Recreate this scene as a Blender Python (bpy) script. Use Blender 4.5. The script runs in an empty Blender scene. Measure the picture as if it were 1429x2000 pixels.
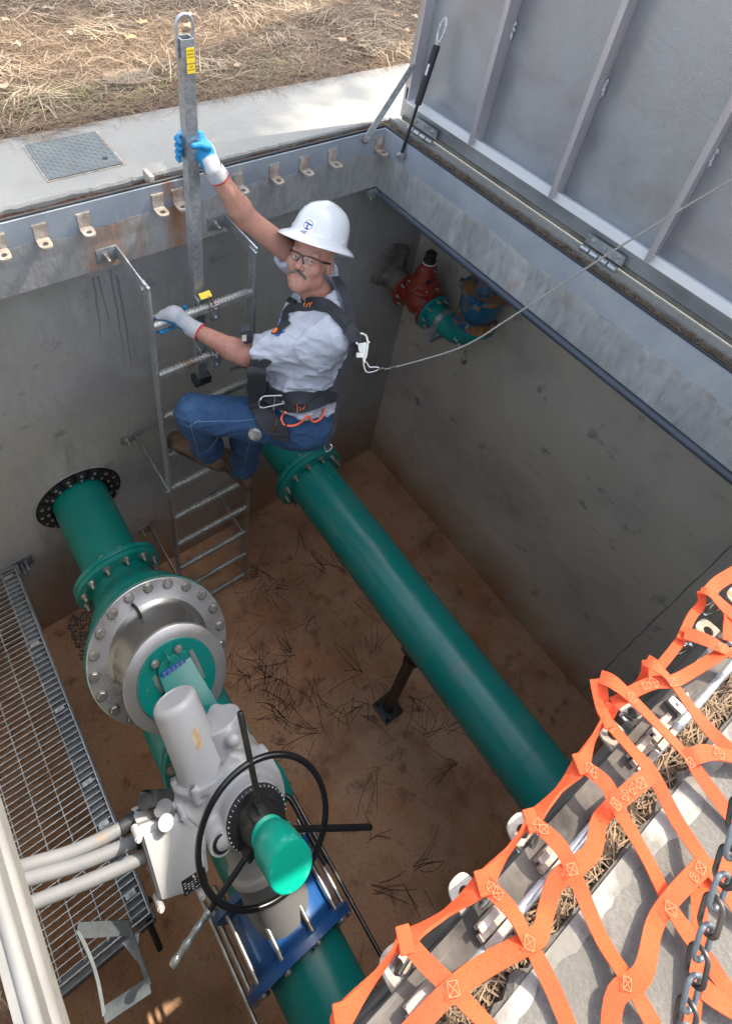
import bpy, bmesh, math, random
import numpy as np
from mathutils import Vector, Matrix
from mathutils.bvhtree import BVHTree
from math import sin, cos, pi, radians
random.seed(7); rng = np.random.default_rng(7)
SC = bpy.context.scene; COL = SC.collection
# ------------------------------------------------ camera
FPX, PX, PY = 1293.6201, 675.5858, 617.2574          # focal length and principal point of the 1429 x 2000 photograph
MC = np.array([[0.80074889, -0.58773938, 0.11560119], [-0.33339792, -0.59764447, -0.72915494], [0.49764149, 0.54532881, -0.67451423]])
_u, _s, _v = np.linalg.svd(MC); MC = _u @ _v
CP = np.array([0, 0, 1.507])
cam = bpy.data.cameras.new('camera'); camo = bpy.data.objects.new('camera', cam); COL.objects.link(camo)
camo.matrix_world = Matrix.Translation(Vector(CP)) @ Matrix([list(MC[0]), list(-MC[1]), list(-MC[2])]).transposed().to_4x4()
cam.sensor_fit = 'HORIZONTAL'; cam.sensor_width = 36; cam.lens = FPX/1429*36
cam.shift_x = (714.5-PX)/1429; cam.shift_y = (PY-1000)/1429
cam.clip_start = .02; cam.clip_end = 500
SC.camera = camo
# ------------------------------------------------ light
SUN = Vector((.56, -.09, .83)).normalized()
world = bpy.data.worlds.new('World'); SC.world = world; world.use_nodes = True
wn = world.node_tree; bg = wn.nodes['Background']
sky = wn.nodes.new('ShaderNodeTexSky'); sky.sky_type = 'NISHITA'; sky.sun_disc = False
sky.sun_elevation = math.asin(SUN.z); sky.sun_rotation = math.atan2(SUN.x, SUN.y)
sky.air_density = 1.0; sky.dust_density = 3.0; sky.ozone_density = 1.0
hs = wn.nodes.new('ShaderNodeHueSaturation'); hs.inputs['Saturation'].default_value = .55      # hazy, milky sky
wn.links.new(sky.outputs[0], hs.inputs['Color']); wn.links.new(hs.outputs[0], bg.inputs[0]); bg.inputs[1].default_value = .15
sun = bpy.data.lights.new('sun', 'SUN'); sun.energy = 2.0; sun.angle = radians(.5); sun.color = (1, .90, .76)
suno = bpy.data.objects.new('sun', sun); COL.objects.link(suno)
suno.rotation_euler = SUN.to_track_quat('Z', 'Y').to_euler()
SC.view_settings.view_transform = 'Standard'; SC.view_settings.look = 'None'
SC.view_settings.gamma = 1; SC.view_settings.exposure = 2.05
SC.cycles.max_bounces = 8; SC.cycles.diffuse_bounces = 5
# ------------------------------------------------ geometry helpers
A = lambda *v: np.array(v, float)
def nz(v): v = np.asarray(v, float); return v/np.linalg.norm(v)
def ray(x, y): return MC.T @ A((x-PX)/FPX, (y-PY)/FPX, 1.)
def pt(x, y, ax, val):                       # the point of the plane axis = val that the photo shows at x, y
    d = ray(x, y); return CP + d*(val-CP[ax])/d[ax]
def onpl(x, y, P, n):
    d = ray(x, y); return CP + d*(n @ (P-CP))/(n @ d)
def onray(x, y, Q, L, near=True):            # the point seen at x, y at distance L from Q
    d = nz(ray(x, y)); w = CP-Q; b = w @ d; D = b*b-(w @ w)+L*L
    if D < 0: return CP-d*b
    return CP + d*(-b + (-1 if near else 1)*math.sqrt(D))
def pj(P):
    v = MC @ (np.asarray(P, float)-CP); return v[0]/v[2]*FPX+PX, v[1]/v[2]*FPX+PY
def basis(d, up=(0, 0, 1)):
    d = nz(d); up = np.asarray(up, float)
    if abs(d @ nz(up)) > .98: up = A(1, 0, 0)
    u = nz(np.cross(up, d)); return u, np.cross(d, u), d
class MB:
    def __init__(s): s.v = []; s.f = []
    def add(s, v, f):
        o = len(s.v); s.v += [tuple(map(float, p)) for p in v]; s.f += [tuple(i+o for i in q) for q in f]; return s
    def box(s, c, sz, ax=None):
        c = np.asarray(c, float); ax = np.eye(3) if ax is None else np.array(ax)
        P = [c + (i*sz[0]*ax[0]+j*sz[1]*ax[1]+k*sz[2]*ax[2])/2 for i in (-1, 1) for j in (-1, 1) for k in (-1, 1)]
        return s.add(P, [(0, 1, 3, 2), (4, 6, 7, 5), (0, 4, 5, 1), (2, 3, 7, 6), (0, 2, 6, 4), (1, 5, 7, 3)])
    def bb(s, lo, hi):
        lo = np.array(lo, float); hi = np.array(hi, float); return s.box((lo+hi)/2, hi-lo)
    def lathe(s, o, d, prof, n=32, closed=False, up=(0, 0, 1), cap=True, shift=None):
        u, v, d = basis(d, up); o = np.asarray(o, float); V = []; F = []
        if not closed and cap:
            prof = list(prof)
            if prof[-1][1] == 0: prof = prof[:-1]
            if prof[0][1] == 0: prof = prof[1:]
        for i, (t, r) in enumerate(prof):
            sh = 0 if shift is None else shift[i]
            for k in range(n):
                a = 2*pi*k/n; V.append(o+d*t+(u*cos(a)+v*sin(a))*r+sh)
        m = len(prof)
        for i in range(m if closed else m-1):
            for k in range(n):
                a, b = i*n+k, i*n+(k+1) % n; c, e = ((i+1) % m)*n+(k+1) % n, ((i+1) % m)*n+k
                F.append((a, b, c, e))
        if not closed and cap:
            F.append(tuple(range(n-1, -1, -1))); F.append(tuple((m-1)*n+k for k in range(n)))
        return s.add(V, F)
    def cyl(s, a, b, r, r2=None, n=20):
        a = np.asarray(a, float); b = np.asarray(b, float); L = np.linalg.norm(b-a)
        return s.lathe(a, b-a, [(0, r), (L, r if r2 is None else r2)], n)
    def ring(s, o, d, ri, ro, h, n=48): return s.lathe(o, d, [(0, ri), (0, ro), (h, ro), (h, ri)], n, closed=True)
    def tube(s, path, r, n=8, closed=False):
        P = [np.asarray(p, float) for p in path]; m = len(P); R = [r]*m if np.isscalar(r) else r
        T = []
        for i in range(m):
            a = P[(i-1) % m] if (closed or i) else P[i]; b = P[(i+1) % m] if (closed or i < m-1) else P[i]
            T.append(nz(b-a))
        u, v, _ = basis(T[0]); V = []; F = []
        for i in range(m):
            u = nz(u-T[i]*(u @ T[i])); v = np.cross(T[i], u)
            for k in range(n):
                a = 2*pi*k/n; V.append(P[i]+(u*cos(a)+v*sin(a))*R[i])
        for i in range(m if closed else m-1):
            j = (i+1) % m
            for k in range(n): F.append((i*n+k, i*n+(k+1) % n, j*n+(k+1) % n, j*n+k))
        if not closed: F.append(tuple(range(n-1, -1, -1))); F.append(tuple((m-1)*n+k for k in range(n)))
        return s.add(V, F)
    def strap(s, path, w, t, nrm=(0, 0, 1), closed=False):      # flat band: w across, t thick, nrm = its face normal (one or per point)
        P = [np.asarray(p, float) for p in path]; m = len(P)
        N = [np.asarray(nrm, float)]*m if np.ndim(nrm[0]) == 0 else [np.asarray(q, float) for q in nrm]
        W = [w]*m if np.isscalar(w) else w
        V = []; F = []
        for i in range(m):
            a = P[(i-1) % m] if (closed or i) else P[i]; b = P[(i+1) % m] if (closed or i < m-1) else P[i]
            T = nz(b-a); n_ = nz(N[i]-T*(N[i] @ T)); b_ = np.cross(T, n_)
            for x, y in ((-1, -1), (1, -1), (1, 1), (-1, 1)): V.append(P[i]+b_*x*W[i]/2+n_*y*t/2)
        for i in range(m if closed else m-1):
            j = (i+1) % m
            for k in range(4): F.append((i*4+k, i*4+(k+1) % 4, j*4+(k+1) % 4, j*4+k))
        if not closed: F.append((3, 2, 1, 0)); F.append(tuple((m-1)*4+k for k in range(4)))
        return s.add(V, F)
    def prism(s, poly, d):
        P = [np.asarray(p, float) for p in poly]; d = np.asarray(d, float); m = len(P)
        return s.add(P+[p+d for p in P], [tuple(range(m-1, -1, -1)), tuple(range(m, 2*m))]+[(i, (i+1) % m, m+(i+1) % m, m+i) for i in range(m)])
    def bolt(s, p, d, r=.014, h=None, stud=0, washer=True):
        u, v, d = basis(d); p = np.asarray(p, float); h = h or r*.9
        if washer: s.lathe(p, d, [(0, r*1.3), (r*.16, r*1.3), (r*.17, r*.9)], 16); p = p+d*r*.16
        rot = random.random()
        uu = u*cos(rot)+v*sin(rot)
        s.lathe(p, d, [(0, r), (h*.85, r), (h, r*.82)], 6, up=uu)
        if stud: s.lathe(p+d*h, d, [(0, r*.55), (stud, r*.55), (stud+.002, r*.45)], 10)
        return s
    def build(s, name, mat, parent=None, ang=35, bevel=0, loc=None, flat=False):
        me = bpy.data.meshes.new(name); base = A(0, 0, 0)
        if parent is not None: base = WL[parent.name]
        elif loc is not None: base = np.asarray(loc, float)
        me.from_pydata([tuple(np.array(p)-base) for p in s.v], [], s.f); me.update()
        bm = bmesh.new(); bm.from_mesh(me); bmesh.ops.recalc_face_normals(bm, faces=bm.faces)
        if bevel:
            es = [e for e in bm.edges if len(e.link_faces) == 2 and e.calc_face_angle(0) > radians(40)]
            try: bmesh.ops.bevel(bm, geom=es, offset=bevel, segments=2, affect='EDGES', profile=.6, clamp_overlap=True)
            except Exception: pass
        bm.to_mesh(me); bm.free()
        return link(name, me, mat, parent, base, ang, flat)
WL = {}
def link(name, me, mat, parent, base, ang=35, flat=False):
    o = bpy.data.objects.new(name, me); COL.objects.link(o)
    if mat is not None: me.materials.append(mat)
    if parent is not None: o.parent = parent
    else: o.location = base
    WL[o.name] = np.array(base, float)
    if not flat:
        me.polygons.foreach_set('use_smooth', [True]*len(me.polygons)); me.set_sharp_from_angle(angle=radians(ang))
    return o
def thing(name, label, cat, loc=(0, 0, 0), group=None):
    o = bpy.data.objects.new(name, None); COL.objects.link(o); o.location = loc; o.empty_display_size = .1
    WL[o.name] = np.array(loc, float); return tag(o, label, cat, group)
def tag(o, label=None, cat=None, group=None, kind=None):
    for k, v in (('label', label), ('category', cat), ('group', group), ('kind', kind)):
        if v: o[k] = v
    return o
def from_arrays(name, V, F, mat, parent=None, base=None, ang=180):
    me = bpy.data.meshes.new(name); b = WL[parent.name] if parent is not None else (A(0, 0, 0) if base is None else np.asarray(base, float))
    V = np.asarray(V, float)-b; F = np.asarray(F)
    me.vertices.add(len(V)); me.vertices.foreach_set('co', V.ravel()); k = F.shape[1]
    me.loops.add(F.size); me.loops.foreach_set('vertex_index', F.ravel().astype(np.int32))
    me.polygons.add(len(F)); me.polygons.foreach_set('loop_start', np.arange(0, F.size, k, dtype=np.int32))
    me.update(calc_edges=True); me.validate()
    return link(name, me, mat, parent, b, ang)
# ------------------------------------------------ signed distance modelling for organic shapes
def s_cone(P, a, b, ra, rb):
    a = np.asarray(a, float); b = np.asarray(b, float); d = b-a; t = np.clip(((P-a) @ d)/(d @ d), 0, 1)
    return np.linalg.norm(P-a-t[..., None]*d, axis=-1)-(ra+(rb-ra)*t)
def s_ell(P, c, r, R=None):
    q = P-np.asarray(c, float)
    if R is not None: q = q @ np.asarray(R, float).T
    r = np.asarray(r, float); k0 = np.linalg.norm(q/r, axis=-1); k1 = np.linalg.norm(q/(r*r), axis=-1)
    return k0*(k0-1)/np.maximum(k1, 1e-9)
def smin(a, b, k):
    h = np.clip(.5+.5*(b-a)/k, 0, 1); return b*(1-h)+a*h-k*h*(1-h)
def smax(a, b, k): return -smin(-a, -b, k)
def sdf_mesh(fn, lo, hi, h):
    lo = np.asarray(lo, float); hi = np.asarray(hi, float); n = np.ceil((hi-lo)/h).astype(int)+1
    ax = [lo[i]+h*np.arange(n[i]) for i in range(3)]
    D = np.empty(n, np.float32)
    for i in range(0, n[0], 16):
        g = np.stack(np.meshgrid(ax[0][i:i+16], ax[1], ax[2], indexing='ij'), -1); D[i:i+16] = fn(g)
    S = D < 0
    cnt = np.zeros(n-1, np.int8); acc = np.zeros(tuple(n-1)+(3,), np.float32); num = np.zeros(n-1, np.float32)
    cor = [(i, j, k) for i in (0, 1) for j in (0, 1) for k in (0, 1)]
    sl = lambda c: tuple(slice(c[i], n[i]-1+c[i]) for i in range(3))
    for c in cor: cnt += S[sl(c)]
    act = (cnt > 0) & (cnt < 8)
    idx = np.argwhere(act); vid = -np.ones(n-1, np.int64); vid[act] = np.arange(len(idx))
    acc = np.zeros((len(idx), 3)); num = np.zeros(len(idx))
    for a in cor:
        for d in range(3):
            if a[d]: continue
            b = list(a); b[d] = 1
            da = D[idx[:, 0]+a[0], idx[:, 1]+a[1], idx[:, 2]+a[2]]; db = D[idx[:, 0]+b[0], idx[:, 1]+b[1], idx[:, 2]+b[2]]
            m = (da < 0) != (db < 0); t = np.where(m, da/np.where(m, da-db, 1), 0)
            p = np.array(a, float)[None].repeat(len(idx), 0); p[:, d] += t
            acc += p*m[:, None]; num += m
    V = lo+h*(idx+acc/num[:, None]); F = []
    for d in range(3):
        e1, e2 = [(1, 2), (2, 0), (0, 1)][d]
        a = [slice(None)]*3; b = [slice(None)]*3; a[d] = slice(0, -1); b[d] = slice(1, None)
        ch = S[tuple(a)] != S[tuple(b)]; ins = S[tuple(a)]
        q = np.argwhere(ch); q = q[(q[:, e1] > 0) & (q[:, e2] > 0) & (q[:, e1] < n[e1]-1) & (q[:, e2] < n[e2]-1)]
        def g(o1, o2):
            r = q.copy(); r[:, e1] -= o1; r[:, e2] -= o2; return vid[r[:, 0], r[:, 1], r[:, 2]]
        Q = np.stack([g(1, 1), g(0, 1), g(0, 0), g(1, 0)], 1); fl = ins[q[:, 0], q[:, 1], q[:, 2]]
        Q[~fl] = Q[~fl][:, ::-1]; F.append(Q)
    F = np.concatenate(F); F = F[(F >= 0).all(1)]
    return V, F
def bvh_of(V, F): return BVHTree.FromPolygons([tuple(v) for v in V], [tuple(int(i) for i in f) for f in F])
def hit(bvh, x, y):
    d = Vector(nz(ray(x, y))); l, n_, i, t = bvh.ray_cast(Vector(CP), d)
    if l is None:
        l, n_, i, t = bvh.find_nearest(Vector(CP+np.array(d)*2.6)); 
    n_ = np.array(n_); 
    if n_ @ np.array(d) > 0: n_ = -n_
    return np.array(l), n_
def smooth_path(P, k=4):
    P = [np.asarray(p, float) for p in P]; out = []
    for i in range(len(P)-1):
        p0 = P[max(i-1, 0)]; p1 = P[i]; p2 = P[i+1]; p3 = P[min(i+2, len(P)-1)]
        for j in range(k):
            t = j/k; out.append(.5*(2*p1+(p2-p0)*t+(2*p0-5*p1+4*p2-p3)*t*t+(3*p1-p0-3*p2+p3)*t**3))
    return out+[P[-1]]
# ------------------------------------------------ materials
def mat(name, base, rough=.6, metal=0, layers=(), bump=0, bscale=40, stretch=(1, 1, 1), rvar=0, coat=0, bump2=None, spec=None, grad=None, island=None, cells=None, trans=0):
    # layers: (noise scale, low, high, colour, stretch, detail) laid one over the other; positions in metres
    m = bpy.data.materials.new(name); m.use_nodes = True; nt = m.node_tree; N = nt.nodes; L = nt.links
    b = N['Principled BSDF']; geo = N.new('ShaderNodeNewGeometry'); tc = N.new('ShaderNodeTexCoord'); pos = tc.outputs['Object'] if False else geo.outputs['Position']
    def vec(st, off=0):
        mp = N.new('ShaderNodeMapping'); mp.inputs['Scale'].default_value = st; mp.inputs['Location'].default_value = (off, off*1.7, off*.3); L.new(pos, mp.inputs[0]); return mp.outputs[0]
    def noise(sc, st, det=6, off=0, ro=.6, dist=0):
        n = N.new('ShaderNodeTexNoise'); n.inputs['Scale'].default_value = sc; n.inputs['Detail'].default_value = det; n.inputs['Roughness'].default_value = ro
        n.inputs['Distortion'].default_value = dist; L.new(vec(st, off), n.inputs['Vector']); return n.outputs['Fac']
    def rng_(x, lo, hi, a=0., c=1.):
        r = N.new('ShaderNodeMapRange'); r.inputs[1].default_value = lo; r.inputs[2].default_value = hi; r.inputs[3].default_value = a; r.inputs[4].default_value = c
        L.new(x, r.inputs[0]); return r.outputs[0]
    def mix(f, a, c):
        x = N.new('ShaderNodeMix'); x.data_type = 'RGBA'; L.new(f, x.inputs['Factor'])
        for i, q in ((6, a), (7, c)):
            if isinstance(q, tuple): x.inputs[i].default_value = q+(1,)
            else: L.new(q, x.inputs[i])
        return x.outputs[2]
    col = base
    if island:
        o = rng_(geo.outputs['Random Per Island'], 0, 1); col = mix(o, base, island)
    for i, ly in enumerate(layers):
        sc, lo, hi, c = ly[:4]; st = ly[4] if len(ly) > 4 else (1, 1, 1); det = ly[5] if len(ly) > 5 else 6
        f = rng_(noise(sc, st, det, 3.1*i+1), lo, hi)
        if len(ly) > 6:                                   # a limit: (axis, from, to) fades the layer in between the two heights
            for axn, g0, g1 in (ly[6] if isinstance(ly[6], list) else [ly[6]]):
                sp = N.new('ShaderNodeSeparateXYZ'); L.new(pos, sp.inputs[0]); g = rng_(sp.outputs[axn], g0, g1)
                mm = N.new('ShaderNodeMath'); mm.operation = 'MULTIPLY'; L.new(f, mm.inputs[0]); L.new(g, mm.inputs[1]); f = mm.outputs[0]
        col = mix(f, col, c)
    if isinstance(col, tuple): b.inputs['Base Color'].default_value = col+(1,)
    else: L.new(col, b.inputs['Base Color'])
    b.inputs['Roughness'].default_value = rough; b.inputs['Metallic'].default_value = metal
    if spec is not None: b.inputs['Specular IOR Level'].default_value = spec
    if coat: b.inputs['Coat Weight'].default_value = coat; b.inputs['Coat Roughness'].default_value = .15
    if rvar: L.new(rng_(noise(6, (1, 1, 1), 5, 9), .3, .7, max(rough-rvar, .05), min(rough+rvar, 1)), b.inputs['Roughness'])
    if trans: b.inputs['Transmission Weight'].default_value = trans
    h = None
    if bump:
        bp = N.new('ShaderNodeBump'); bp.inputs['Strength'].default_value = bump; bp.inputs['Distance'].default_value = .01
        L.new(noise(bscale, stretch, 6, 5), bp.inputs['Height']); h = bp
        if bump2:
            b2 = N.new('ShaderNodeBump'); b2.inputs['Strength'].default_value = bump2[0]; b2.inputs['Distance'].default_value = .01
            L.new(noise(bump2[1], bump2[2] if len(bump2) > 2 else (1, 1, 1), 3, 8), b2.inputs['Height']); L.new(bp.outputs[0], b2.inputs['Normal']); h = b2
        L.new(h.outputs[0], b.inputs['Normal'])
    return m
RUST = (.22, .09, .035)
conc_wall = mat('wall_concrete', (.36, .355, .34), .85, 0, [(1.3, .35, .75, (.30, .295, .28), (1, 1, 1.5)), (2.6, .5, .72, (.25, .245, .235), (1, 1, .8), 8), (.9, .45, .68, (.34, .32, .27), (1, 1, 1), 3), (6.5, .62, .74, (.17, .165, .155), (1, 1, 1.3), 5), (3.2, .52, .8, (.43, .42, .385), (1, 1, .5), 8), (9, .6, .8, (.20, .195, .18), (1, 1, .15)), (45, .64, .74, (.24, .235, .22), (1, 1, 1), 2),
    (30, .45, .9, (.28, .275, .26), (1, 1, .2)), (2.0, .2, .6, (.34, .18, .09), (1, 1, .6), 6, (2, -2.5, -3.3))], .35, 60, (1, 1, .3), .1, bump2=(.25, 5))
conc_floor = mat('floor_concrete', (.50, .27, .145), .8, 0, [(1.1, .42, .62, (.50, .31, .185)), (2.7, .45, .66, (.32, .155, .08), (1, 1, 1), 9), (1.7, .54, .70, (.48, .21, .085), (1, 1, 1), 8), (9, .56, .72, (.20, .10, .055), (1, 1, 1), 8), (6, .62, .8, (.38, .30, .24), (1, 1, 1), 8), (80, .5, .8, (.24, .13, .08))], .3, 90, rvar=.15, bump2=(.2, 8))
conc_top = mat('apron_concrete', (.285, .285, .26), .9, 0, [(1.6, .35, .7, (.22, .22, .205)), (22, .4, .75, (.25, .245, .22), (.25, 3, 1), 5), (5, .6, .78, (.23, .21, .18), (1, 1, 1), 8), (130, .45, .8, (.26, .24, .2))], .35, 120, rvar=.05, bump2=(.25, 30, (.2, 4, 1)))
conc_old = mat('old_concrete', (.15, .14, .12), .92, 0, [(2.2, .4, .68, (.11, .105, .095)), (7, .5, .72, (.22, .205, .18), (1, 1, 1), 8), (12, .62, .75, (.07, .067, .063), (1, 1, 1), 8), (140, .4, .8, (.10, .095, .085))], .5, 110, bump2=(.35, 16))
conc_band = mat('curb_concrete', (.33, .33, .315), .85, 0, [(4, .35, .7, (.22, .215, .205), (1, 1, .4)), (14, .55, .75, (.40, .385, .355), (1, 1, .2), 8), (2.3, .60, .74, RUST, (1.2, 1.2, .5), 5), (9, .32, .6, (.24, .12, .06), (1, 1, .22), 6, [(0, .90, .96), (0, 1.10, 1.03), (1, 2, 2.1)]), (7, .45, .65, (.30, .17, .10), (1, 1, .4), 6, [(0, .50, .6), (0, .86, .8), (1, 2, 2.1)]), (40, .5, .8, (.17, .165, .155), (1, 1, .3))], .4, 70, (1, 1, .3), bump2=(.3, 14))
mortar = mat('mortar_smear', (.34, .33, .30), .9, 0, [(9, .4, .7, (.25, .245, .23))], .6, 60)
soil = mat('soil', (.09, .06, .04), .95, 0, [(5, .4, .7, (.055, .035, .024)), (20, .5, .75, (.15, .10, .065))], .8, 60)
rustsoil = mat('rusty_gutter', (.20, .10, .05), .95, 0, [(7, .4, .65, (.09, .05, .03)), (30, .5, .75, (.34, .22, .13))], .8, 90)
alu = mat('aluminium', (.52, .53, .54), .38, 1, [(7, .4, .72, (.40, .42, .45), (1, 1, 1), 7), (45, .5, .8, (.62, .62, .63), (1, .2, .2))], .06, 90, rvar=.12)
alu_sheet = mat('aluminium_sheet', (.42, .435, .45), .42, .7, [(1.1, .35, .65, (.33, .345, .365)), (170, .42, .62, (.39, .405, .42), (1, 1, 1), 0), (4, .55, .75, (.36, .345, .36)), (9, .66, .78, (.30, .30, .30), (1, 1, .3), 8)], .12, 34, rvar=.14, bump2=(.05, 150))
alu_rib = mat('aluminium_rib', (.50, .475, .485), .4, .5, [(6, .4, .7, (.42, .405, .42), (1, 1, .3))], .05, 120, (1, 1, .1), rvar=.1)
galv = mat('galvanised_steel', (.42, .44, .45), .45, .8, [(14, .35, .65, (.30, .32, .33), (1, 1, .7), 8), (60, .4, .7, (.52, .53, .53)), (3, .62, .74, (.26, .17, .10), (1, 1, .5))], .15, 60, rvar=.15)
galv_frame = mat('frame_metal', (.40, .43, .455), .5, .45, [(5, .35, .7, (.30, .33, .38), (1, 1, .6), 7), (4.2, .64, .7, (.36, .12, .05), (1, 1, 1), 4), (11, .4, .62, (.26, .14, .08), (1, 1, .5), 6, [(0, .90, .95), (0, 1.08, 1.02), (1, 2, 2.1)]), (18, .6, .8, (.48, .47, .43), (1, 1, .2))], .1, 60, rvar=.12)
galv_dull = mat('dull_galvanised', (.22, .24, .26), .55, .7, [(12, .35, .65, (.15, .17, .18), (1, 1, 1), 8)], .2, 60)
rung_m = mat('serrated_rung', (.45, .44, .40), .5, .6, [(30, .4, .7, (.30, .29, .26)), (7, .6, .75, (.27, .17, .10))], .2, 60)
rusty_lug = mat('lug_steel', (.27, .225, .175), .75, .15, [(9, .45, .7, (.27, .15, .08), (1, 1, 1), 6), (30, .4, .7, (.45, .42, .38))], .25, 70)
bolt_m = mat('bolt_steel', (.42, .41, .38), .42, .85, [(25, .4, .7, (.29, .25, .2))], .1, 100, rvar=.1)
stain = mat('stainless', (.56, .55, .53), .34, .75, [(5, .4, .7, (.44, .42, .39), (1, 1, 1), 7), (3, .6, .75, (.40, .33, .26))], .05, 140, rvar=.1)
dark_st = mat('dark_steel', (.07, .068, .065), .4, .8, [(14, .5, .7, (.13, .10, .08))], .1, 60)
blk_rod = mat('black_paint', (.012, .012, .013), .3, .1, [(4, .66, .72, (.30, .29, .27))], .04, 60, coat=.3)
green = mat('green_paint', (.0, .20, .172), .36, 0, [(2.2, .4, .7, (.0, .18, .145)), (5, .5, .8, (.05, .20, .165), (1, 1, 1), 9), (30, .66, .74, (.12, .24, .20), (1, .10, 1), 6), (24, .68, .75, (.14, .23, .19), (1, 1, 1), 8), (4, .66, .74, (.06, .18, .145), (1, 1, 1), 9), (60, .74, .78, (.02, .05, .04), (1, 1, 1), 2)], .04, 40, rvar=.08, coat=.12)
green_old = mat('green_paint_worn', (.0, .19, .15), .42, 0, [(2.2, .4, .7, (.0, .165, .13)), (22, .66, .72, (.30, .28, .23), (1, 1, 1), 9, (1, 1.85, 2.2)), (9, .68, .72, RUST, (1, 1, 1), 5)], .06, 40, rvar=.08, coat=.2)
green_br = mat('green_cap_paint', (.0, .42, .29), .4, 0, [(18, .58, .68, (.08, .50, .36), (1, 1, 1), 8)], .05, 30, coat=.2)
red_m = mat('red_enamel', (.22, .025, .012), .35, 0, [(10, .6, .74, (.13, .03, .015), (1, 1, 1), 8)], .15, 50, coat=.3)
blue_m = mat('blue_enamel', (.005, .09, .17), .38, 0, [(7, .56, .66, (.22, .10, .04), (1, 1, 1), 9)], .15, 50, coat=.2)
blue_cp = mat('blue_coupling', (.012, .085, .27), .38, 0, [(6, .5, .75, (.012, .05, .16), (1, 1, 1), 8)], .06, 40, rvar=.08, coat=.2)
white_m = mat('actuator_white', (.47, .465, .455), .38, 0, [(3, .35, .75, (.42, .42, .42)), (12, .73, .78, (.45, .30, .18), (1, 1, 1), 6)], .05, 30, coat=.15)
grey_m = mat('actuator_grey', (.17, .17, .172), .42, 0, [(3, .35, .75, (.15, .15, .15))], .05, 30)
pvc = mat('grey_conduit', (.20, .205, .21), .55, 0, [(6, .4, .7, (.16, .165, .17)), (9, .58, .70, (.27, .18, .11), (1, 1, 1), 8)], .06, 30)
plast = mat('black_plastic', (.02, .021, .022), .5, 0, [(20, .5, .7, (.035, .035, .035))], .1, 50)
rubber = mat('black_rubber', (.012, .013, .015), .55)
hose_m = mat('dark_conduit', (.035, .045, .06), .38, 0, [(9, .5, .75, (.08, .09, .10), (1, .3, 1), 8)], .08, 40, rvar=.1)
orange = mat('orange_webbing', (.72, .065, .010), .65, 0, [(3, .4, .7, (.62, .05, .008)), (7, .56, .74, (.50, .085, .03), (1, 1, 1), 8), (400, .4, .7, (.80, .10, .02))], .5, 900)
stitch = mat('pale_stitching', (.80, .17, .08), .8)
rim_m = mat('rim_steel', (.13, .115, .10), .8, .0, [(8, .4, .7, (.03, .027, .025), (1, 1, 1), 7), (3, .5, .7, (.13, .08, .06)), (30, .6, .72, (.16, .15, .14), (.2, 3, 1), 6)], .1, 60, spec=.12)
needles = mat('pine_straw', (.29, .195, .115), .8, 0, island=(.11, .075, .045))
needles2 = mat('pale_straw', (.40, .31, .21), .8, 0, island=(.22, .16, .10))
needles_dk = mat('dark_needles', (.025, .018, .014), .8, 0, island=(.06, .035, .022))
skin_m = mat('skin', (.40, .205, .145), .5, 0, [(14, .4, .7, (.37, .155, .11)), (5, .5, .7, (.42, .23, .17)), (90, .55, .8, (.29, .13, .09))], .25, 180, spec=.35)
_b = skin_m.node_tree.nodes['Principled BSDF']; _b.inputs['Subsurface Weight'].default_value = .12; _b.inputs['Subsurface Radius'].default_value = (.012, .004, .002); _b.inputs['Subsurface Scale'].default_value = 1
hair_m = mat('grey_hair', (.12, .10, .085), .7, 0, [(300, .4, .6, (.33, .30, .27), (1, 1, .2))], .6, 500)
shirt_m = mat('grey_tshirt', (.42, .435, .475), .9, 0, [(260, .35, .65, (.35, .365, .405), (1, 1, 2), 2), (5, .4, .7, (.43, .445, .485))], .25, 900, bump2=(.9, 9, (1, 1, .6)))
jean_m = mat('denim', (.020, .068, .15), .85, 0, [(6, .4, .68, (.05, .125, .25), (1, 1, .6), 7), (500, .35, .65, (.012, .04, .10), (1, 1, .3), 2)], .35, 800, bump2=(.8, 12, (1, 1, .7)))
boot_m = mat('brown_leather', (.13, .07, .038), .55, 0, [(16, .4, .7, (.05, .028, .017), (1, 1, 1), 8), (30, .66, .8, (.17, .10, .06))], .4, 50)
sole_m = mat('boot_sole', (.05, .035, .025), .8)
glove_w = mat('glove_knit', (.40, .41, .42), .9, 0, [(200, .35, .65, (.34, .35, .36))], .4, 600)
glove_b = mat('glove_coating', (.0, .19, .40), .6, 0, [(20, .4, .7, (.0, .15, .33))], .4, 160)
red_hem = mat('red_hem', (.5, .02, .03), .8)
hat_m = mat('hat_plastic', (.55, .56, .56), .3, 0, [(4, .72, .8, (.5, .5, .48))], .0, coat=.3)
web_m = mat('black_webbing', (.018, .019, .022), .75, 0, [(60, .4, .7, (.03, .03, .034))], .4, 700)
pad_m = mat('harness_padding', (.022, .023, .027), .8, 0, [(8, .4, .7, (.04, .04, .045))], .4, 400)
org_st = mat('orange_stitching', (.75, .17, .02), .8)
loop_m = mat('coral_loop', (.85, .14, .06), .5)
drum_m = mat('drum_steel', (.36, .345, .315), .32, .85, [(5, .4, .7, (.28, .265, .24), (1, 1, 1), 7), (3, .58, .75, (.30, .22, .15))], .05, 140, rvar=.08)  # darker and browner than the rings, a reflection painted into the steel
chrome = mat('bright_steel', (.62, .62, .61), .22, 1, [(12, .4, .7, (.5, .5, .48))], .03, 80)
gold_hook = mat('zinc_hook', (.58, .56, .46), .3, .95)
cable_m = mat('wire_cable', (.42, .40, .37), .5, .6, [(500, .4, .6, (.2, .19, .17))], .5, 700)
yellow_m = mat('yellow_label', (.78, .56, .03), .5)
ink = mat('black_ink', (.012, .012, .012), .6)
ink_blue = mat('blue_ink', (.01, .07, .33), .5)
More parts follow.
